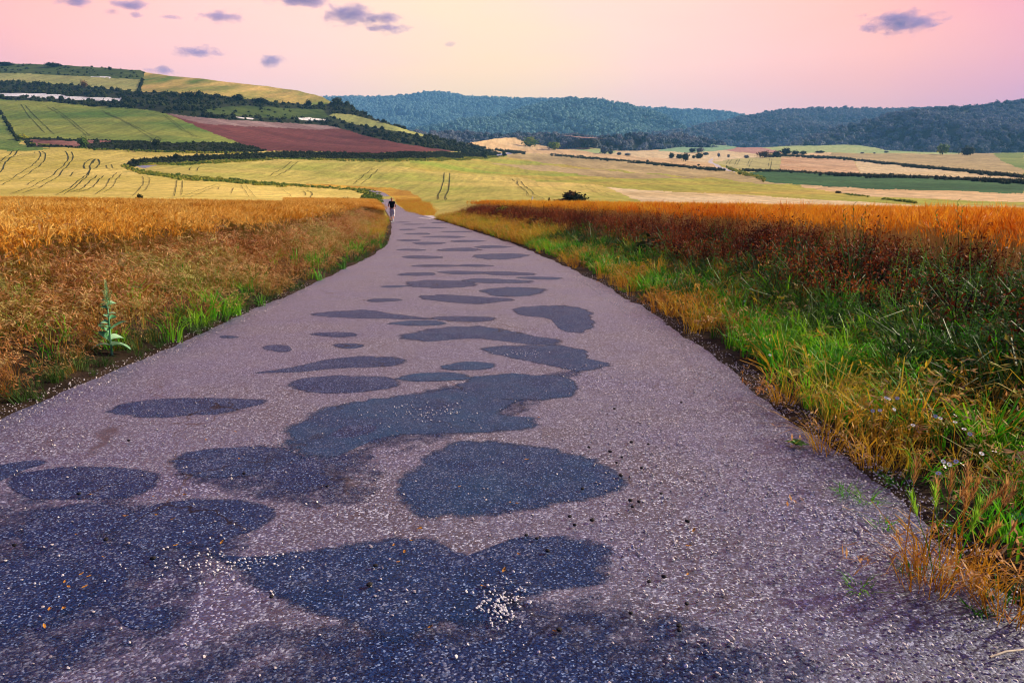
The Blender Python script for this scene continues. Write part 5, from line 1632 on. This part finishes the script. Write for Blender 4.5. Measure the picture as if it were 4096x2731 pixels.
# tall weeds above the right-hand wheat
for px, hpx, lb, k in [(3430, 90, "spindly branched weed rising above the right wheat, left of two", 0), (3850, 110, "spindly branched weed rising above the right wheat, right of two", 1)]:
    Yd = 9.0
    q = survey(px, 880, Yd)
    z0 = z_ground(q[0], Yd)
    o = empty("tall_weed", (q[0], Yd, z0))
    r = random.Random(k + 8)
    H = CAM_H - (818 - k * 12 - HOR) / FPX * Yd - z0 + 0.02
    b = MB(); lf = MB()
    for s_ in range(5 if k == 0 else 3):
        a = r.random() * 6.28; tip = Vector((r.gauss(0, 0.16), r.gauss(0, 0.1), H * r.uniform(0.85, 1.0)))
        pts = [Vector((0, 0, 0)), tip * 0.5 + Vector((0.03, 0, 0)), tip]
        b.tube(pts, [0.006, 0.004, 0.0015], 4)
        for j in range(9):
            p = pts[1].lerp(pts[2], j / 8)
            th = j * 2.4
            lf.strip([p, p + Vector((math.cos(th), math.sin(th), 0.8)) * 0.03, p + Vector((math.cos(th), math.sin(th), 0.6)) * 0.065], [0.004, 0.014, 0.002], (-math.sin(th), math.cos(th), 0), 0)
    link("stem", b.mesh("stem", [M["herb"]]), [], o)
    link("leaves", lf.mesh("leaves", [M["herb"]]), [], o)
    tag(o, lb, "weed")
# pale twigs on the gravel
M["pale_wood"] = plain_mat("pale_twig", (0.5, 0.40, 0.28), (0.7, 0.6, 0.45), 12, 0.7)
for pts, lb in [([(3448, 2092), (3466, 2108), (3494, 2136)], "short pale peeled twig lying on the gravel near the barley"), ([(3956, 2658), (4020, 2636), (4110, 2624)], "long pale dry stalk lying at the lower right corner")]:
    b = MB()
    w_ = [on_flat(x, y) for x, y in pts]
    b.tube([(p_[0], p_[1], 0.030) for p_ in w_], [0.004, 0.0045, 0.0025], 6)
    tag(link("twig", b.mesh("twig", [M["pale_wood"]], True), []), lb, "twig")


# ------------------------------------------------------------------ the walker
def skin(name, joints, edges, mat, parent, sub=2, root=0):
    me = bpy.data.meshes.new(name)
    me.from_pydata([j[0] for j in joints], edges, [])
    o = link(name, me, [mat], parent)
    md = o.modifiers.new("skin", "SKIN"); md.use_smooth_shade = True
    for i, j in enumerate(joints):
        sv = me.skin_vertices[0].data[i]
        sv.radius = (j[1], j[2] if len(j) > 2 else j[1]); sv.use_root = i == root
    sb = o.modifiers.new("sub", "SUBSURF"); sb.levels = sub; sb.render_levels = sub
    return o


def person():
    f = on_flat(1570, 889)
    o = empty("person", (f[0], f[1], road_z(f[0], f[1])), rz=0.06)
    M["skin"] = plain_mat("skin", (0.46, 0.20, 0.13), (0.56, 0.27, 0.18), 5, 0.5)
    M["shirt"] = plain_mat("black_cotton", (0.006, 0.006, 0.008), (0.014, 0.013, 0.016), 8, 0.9, 0.1)
    M["trouser"] = plain_mat("pale_grey_cotton", (0.66, 0.60, 0.60), (0.80, 0.75, 0.74), 8, 0.9, 0.1)
    M["hair"] = plain_mat("fair_hair", (0.40, 0.17, 0.05), (0.66, 0.36, 0.13), 14, 0.5)
    M["shoe"] = plain_mat("dark_shoe", (0.03, 0.03, 0.06), (0.07, 0.06, 0.12), 8, 0.6)
    M["sole"] = plain_mat("white_sole", (0.7, 0.7, 0.72), (0.8, 0.8, 0.8), 8, 0.6)
    J = [((0, 0, 0.92), 0.14, 0.10), ((0, 0, 1.12), 0.13, 0.095), ((0, 0.01, 1.32), 0.15, 0.10), ((0, 0.02, 1.43), 0.06, 0.06), ((0, 0.03, 1.50), 0.052, 0.055), ((0, 0.05, 1.58), 0.080, 0.09), ((0, 0.05, 1.645), 0.055, 0.065),
         ((-0.17, 0.01, 1.36), 0.055), ((-0.235, -0.03, 1.15), 0.043), ((-0.225, 0.13, 1.03), 0.033), ((-0.19, 0.22, 1.04), 0.035, 0.02),
         ((0.17, 0.01, 1.36), 0.055), ((0.24, -0.03, 1.15), 0.043), ((0.225, 0.13, 1.04), 0.033), ((0.19, 0.22, 1.05), 0.035, 0.02),
         ((-0.095, 0, 0.85), 0.095), ((-0.085, 0.06, 0.48), 0.062), ((-0.075, 0.03, 0.30), 0.050), ((-0.075, 0.02, 0.09), 0.036), ((-0.08, 0.11, 0.04), 0.036, 0.025),
         ((0.095, 0, 0.85), 0.095), ((0.09, -0.02, 0.48), 0.062), ((0.085, -0.16, 0.33), 0.050), ((0.08, -0.30, 0.20), 0.036), ((0.08, -0.29, 0.09), 0.034, 0.025)]
    Ed = [(0, 1), (1, 2), (2, 3), (3, 4), (4, 5), (5, 6), (2, 7), (7, 8), (8, 9), (9, 10), (2, 11), (11, 12), (12, 13), (13, 14), (0, 15), (15, 16), (16, 17), (17, 18), (18, 19), (0, 20), (20, 21), (21, 22), (22, 23), (23, 24)]
    body = skin("body", J, Ed, M["skin"], o)
    # five fingers on each hand
    b = MB()
    for sx_ in (-1, 1):
        h = Vector((sx_ * 0.19, 0.22, 1.045))
        for k in range(4):
            b.tube([h + Vector((sx_ * (0.018 - 0.012 * k), 0.02, 0.0)), h + Vector((sx_ * (0.012 - 0.012 * k), 0.06, -0.01)), h + Vector((sx_ * (0.004 - 0.012 * k), 0.075 - 0.006 * abs(k - 1.5), -0.035))], [0.010, 0.009, 0.007], 6)
        b.tube([h + Vector((-sx_ * 0.02, 0.0, 0.005)), h + Vector((-sx_ * 0.045, 0.03, 0.01)), h + Vector((-sx_ * 0.05, 0.055, 0.0))], [0.011, 0.010, 0.008], 6)
    link("fingers", b.mesh("fingers", [M["skin"]], True), [], body)
    # a face, turned away from the camera
    b = MB()
    b.tube([(0, 0.13, 1.60), (0, 0.155, 1.57), (0, 0.15, 1.555)], [0.008, 0.014, 0.012], 6)
    link("nose", b.mesh("nose", [M["skin"]], True), [], body)
    for sx_ in (-1, 1):
        b = MB(); b.tube([(sx_ * 0.083, 0.04, 1.60), (sx_ * 0.095, 0.03, 1.585), (sx_ * 0.083, 0.04, 1.55)], [0.008, 0.016, 0.007], 6)
        link("ear", b.mesh("ear", [M["skin"]], True), [], body)
        b = MB(); b.tube([(sx_ * 0.035, 0.125, 1.605), (sx_ * 0.035, 0.137, 1.605)], [0.012, 0.008], 8)
        link("eye", b.mesh("eye", [M["shoe"]], True), [], body)
    b = MB(); b.tube([(-0.025, 0.135, 1.525), (0, 0.142, 1.522), (0.025, 0.135, 1.525)], [0.004, 0.007, 0.004], 6)
    link("mouth", b.mesh("mouth", [plain_mat("lip", (0.4, 0.12, 0.1), (0.45, 0.15, 0.12), 5)], True), [], body)
    T = [((0, 0, 0.90), 0.19, 0.135), ((0, 0, 1.08), 0.165, 0.125), ((0, 0.01, 1.30), 0.175, 0.125), ((0, 0.02, 1.415), 0.085, 0.08), ((-0.16, 0.01, 1.355), 0.075), ((-0.215, -0.01, 1.235), 0.068), ((0.16, 0.01, 1.355), 0.075), ((0.22, -0.01, 1.235), 0.068)]
    skin("t_shirt", T, [(0, 1), (1, 2), (2, 3), (2, 4), (4, 5), (2, 6), (6, 7)], M["shirt"], o)
    W = [((0, 0, 0.93), 0.175, 0.125), ((0, -0.02, 0.84), 0.18, 0.135), ((-0.10, 0.0, 0.74), 0.115), ((-0.088, 0.06, 0.48), 0.088), ((-0.078, 0.035, 0.33), 0.078), ((0.10, 0.0, 0.74), 0.115), ((0.092, -0.02, 0.48), 0.088), ((0.086, -0.13, 0.36), 0.078)]
    skin("trousers", W, [(0, 1), (1, 2), (2, 3), (3, 4), (1, 5), (5, 6), (6, 7)], M["trouser"], o)
    Hh = [((0, 0.035, 1.625), 0.094, 0.10), ((0, -0.01, 1.575), 0.082, 0.062), ((0, -0.055, 1.52), 0.04, 0.035), ((0, -0.07, 1.44), 0.026, 0.022), ((0, -0.068, 1.385), 0.012, 0.012)]
    skin("hair", Hh, [(0, 1), (1, 2), (2, 3), (3, 4)], M["hair"], o)
    for (x, y, z, pitch) in ((-0.078, 0.06, 0.045, 0.0), (0.08, -0.30, 0.115, 1.15)):
        up = lambda dx, dy, dz: (x + dx, y + dy * math.cos(pitch) + dz * math.sin(pitch), z - dy * math.sin(pitch) + dz * math.cos(pitch))
        s_ = skin("shoe", [(up(0, -0.08, 0.02), 0.048, 0.055), (up(0, 0.02, 0.02), 0.046, 0.045), (up(0, 0.12, 0.0), 0.045, 0.030), (up(0, 0.16, 0), 0.03, 0.02)], [(0, 1), (1, 2), (2, 3)], M["shoe"], o)
        b = MB()
        b.tube([up(0, -0.13, -0.03), up(0, -0.08, -0.03), up(0, 0.1, -0.03), up(0, 0.17, -0.025)], [0.03, 0.046, 0.046, 0.02], 8)
        link("sole", b.mesh("sole", [M["sole"]], True), [], s_)
    tag(o, "person in black t-shirt and pale trousers walking away along the road", "person")


person()

# ------------------------------------------------------------------ clouds, far beyond the hills
def cloud_mat():
    m, nt, N, L = nodes_of("evening_cloud")
    out = N("ShaderNodeOutputMaterial")
    pv = N("ShaderNodeVolumePrincipled")
    pv.inputs["Color"].default_value = (0.50, 0.35, 0.66, 1)
    pv.inputs["Anisotropy"].default_value = 0.0
    tc = N("ShaderNodeTexCoord")
    g = N("ShaderNodeNewGeometry")
    mp = N("ShaderNodeMapping"); mp.inputs["Scale"].default_value = (0.0048, 0.0048, 0.011)
    L(g.outputs["Position"], mp.inputs["Vector"])
    nz = N("ShaderNodeTexNoise"); nz.inputs["Scale"].default_value = 1.0; nz.inputs["Detail"].default_value = 6; nz.inputs["Roughness"].default_value = 0.66
    L(mp.outputs[0], nz.inputs["Vector"])
    ln = N("ShaderNodeVectorMath"); ln.operation = "LENGTH"
    L(tc.outputs["Object"], ln.inputs[0])
    fo = N("ShaderNodeMapRange"); fo.inputs["From Min"].default_value = 0.0; fo.inputs["From Max"].default_value = 1.0; fo.inputs["To Min"].default_value = 0.30; fo.inputs["To Max"].default_value = -0.75
    L(ln.outputs["Value"], fo.inputs["Value"])
    ad = N("ShaderNodeMath"); ad.operation = "ADD"
    nm_ = N("ShaderNodeMath"); nm_.operation = "MULTIPLY"; nm_.inputs[1].default_value = 1.9
    L(nz.outputs["Fac"], nm_.inputs[0])
    L(fo.outputs[0], ad.inputs[0]); L(nm_.outputs[0], ad.inputs[1])
    r = N("ShaderNodeMapRange"); r.inputs["From Min"].default_value = 0.72; r.inputs["From Max"].default_value = 1.35; r.inputs["To Min"].default_value = 0.0; r.inputs["To Max"].default_value = 0.014
    L(ad.outputs[0], r.inputs["Value"])
    L(r.outputs[0], pv.inputs["Density"])
    L(pv.outputs[0], out.inputs["Volume"])
    return m


CM = cloud_mat()
bm = bmesh.new(); bmesh.ops.create_icosphere(bm, subdivisions=3, radius=1.0)
CLOUD = bpy.data.meshes.new("cloud"); bm.to_mesh(CLOUD); bm.free(); CLOUD.materials.append(CM)
for px, py, w, h, lb in [
    (300, 6, 170, 42, "violet cloud cut by the top edge near the left corner"), (522, 20, 190, 32, "thin violet cloud second from the left along the top"), (452, 46, 80, 24, "faint wisp of cloud under the second cloud from the left"),
    (545, 61, 60, 22, "tiny faint cloud below the thin violet cloud"), (688, 71, 90, 16, "very faint cloud streak left of the flat violet cloud"), (884, 68, 190, 46, "flat violet cloud with a small peak, left of the long wedge cloud"),
    (1211, 6, 260, 46, "violet cloud cut by the top edge above the long wedge cloud"), (1400, 62, 260, 74, "long wedge-shaped violet cloud, largest on the left half"), (1530, 70, 190, 40, "thin right tail of the long wedge-shaped cloud"), (1550, 118, 210, 30, "faint streaky cloud below the wedge-shaped cloud"),
    (793, 208, 220, 36, "small streaky cloud low above the left hill"), (1093, 248, 120, 44, "small rounded cloud low above the stubble hill"), (658, 282, 140, 32, "faint cloud touching the skyline of the left hill"), (1803, 175, 70, 22, "barely visible pink wisp above the far ridge"), (3607, 92, 340, 66, "dark violet lens-shaped cloud alone on the right side of the sky")]:
    Yc = 9000.0
    q = survey(px, py, Yc)
    o = link("cloud", CLOUD, [])
    m = Yc / FPX
    o.location = tuple(q); o.scale = (w * m * 0.80, w * m * 0.5, h * m * 1.0)
    tag(o, lb, "cloud", "small violet clouds in the evening sky")

# ------------------------------------------------------------------ haze
def haze():
    m, nt, N, L = nodes_of("evening_haze")
    out = N("ShaderNodeOutputMaterial")
    pv = N("ShaderNodeVolumePrincipled")
    pv.inputs["Color"].default_value = (0.20, 0.56, 1.0, 1)
    pv.inputs["Density"].default_value = 1.4e-4
    L(pv.outputs[0], out.inputs["Volume"])
    me = bpy.data.meshes.new("haze")
    bm = bmesh.new(); bmesh.ops.create_cube(bm, size=1.0)
    bmesh.ops.scale(bm, verts=bm.verts, vec=(9000, 6600, 900)); bmesh.ops.translate(bm, verts=bm.verts, vec=(0, 2900, 300))
    bm.to_mesh(me); bm.free()
    tag(link("haze", me, m), kind="stuff")


haze()
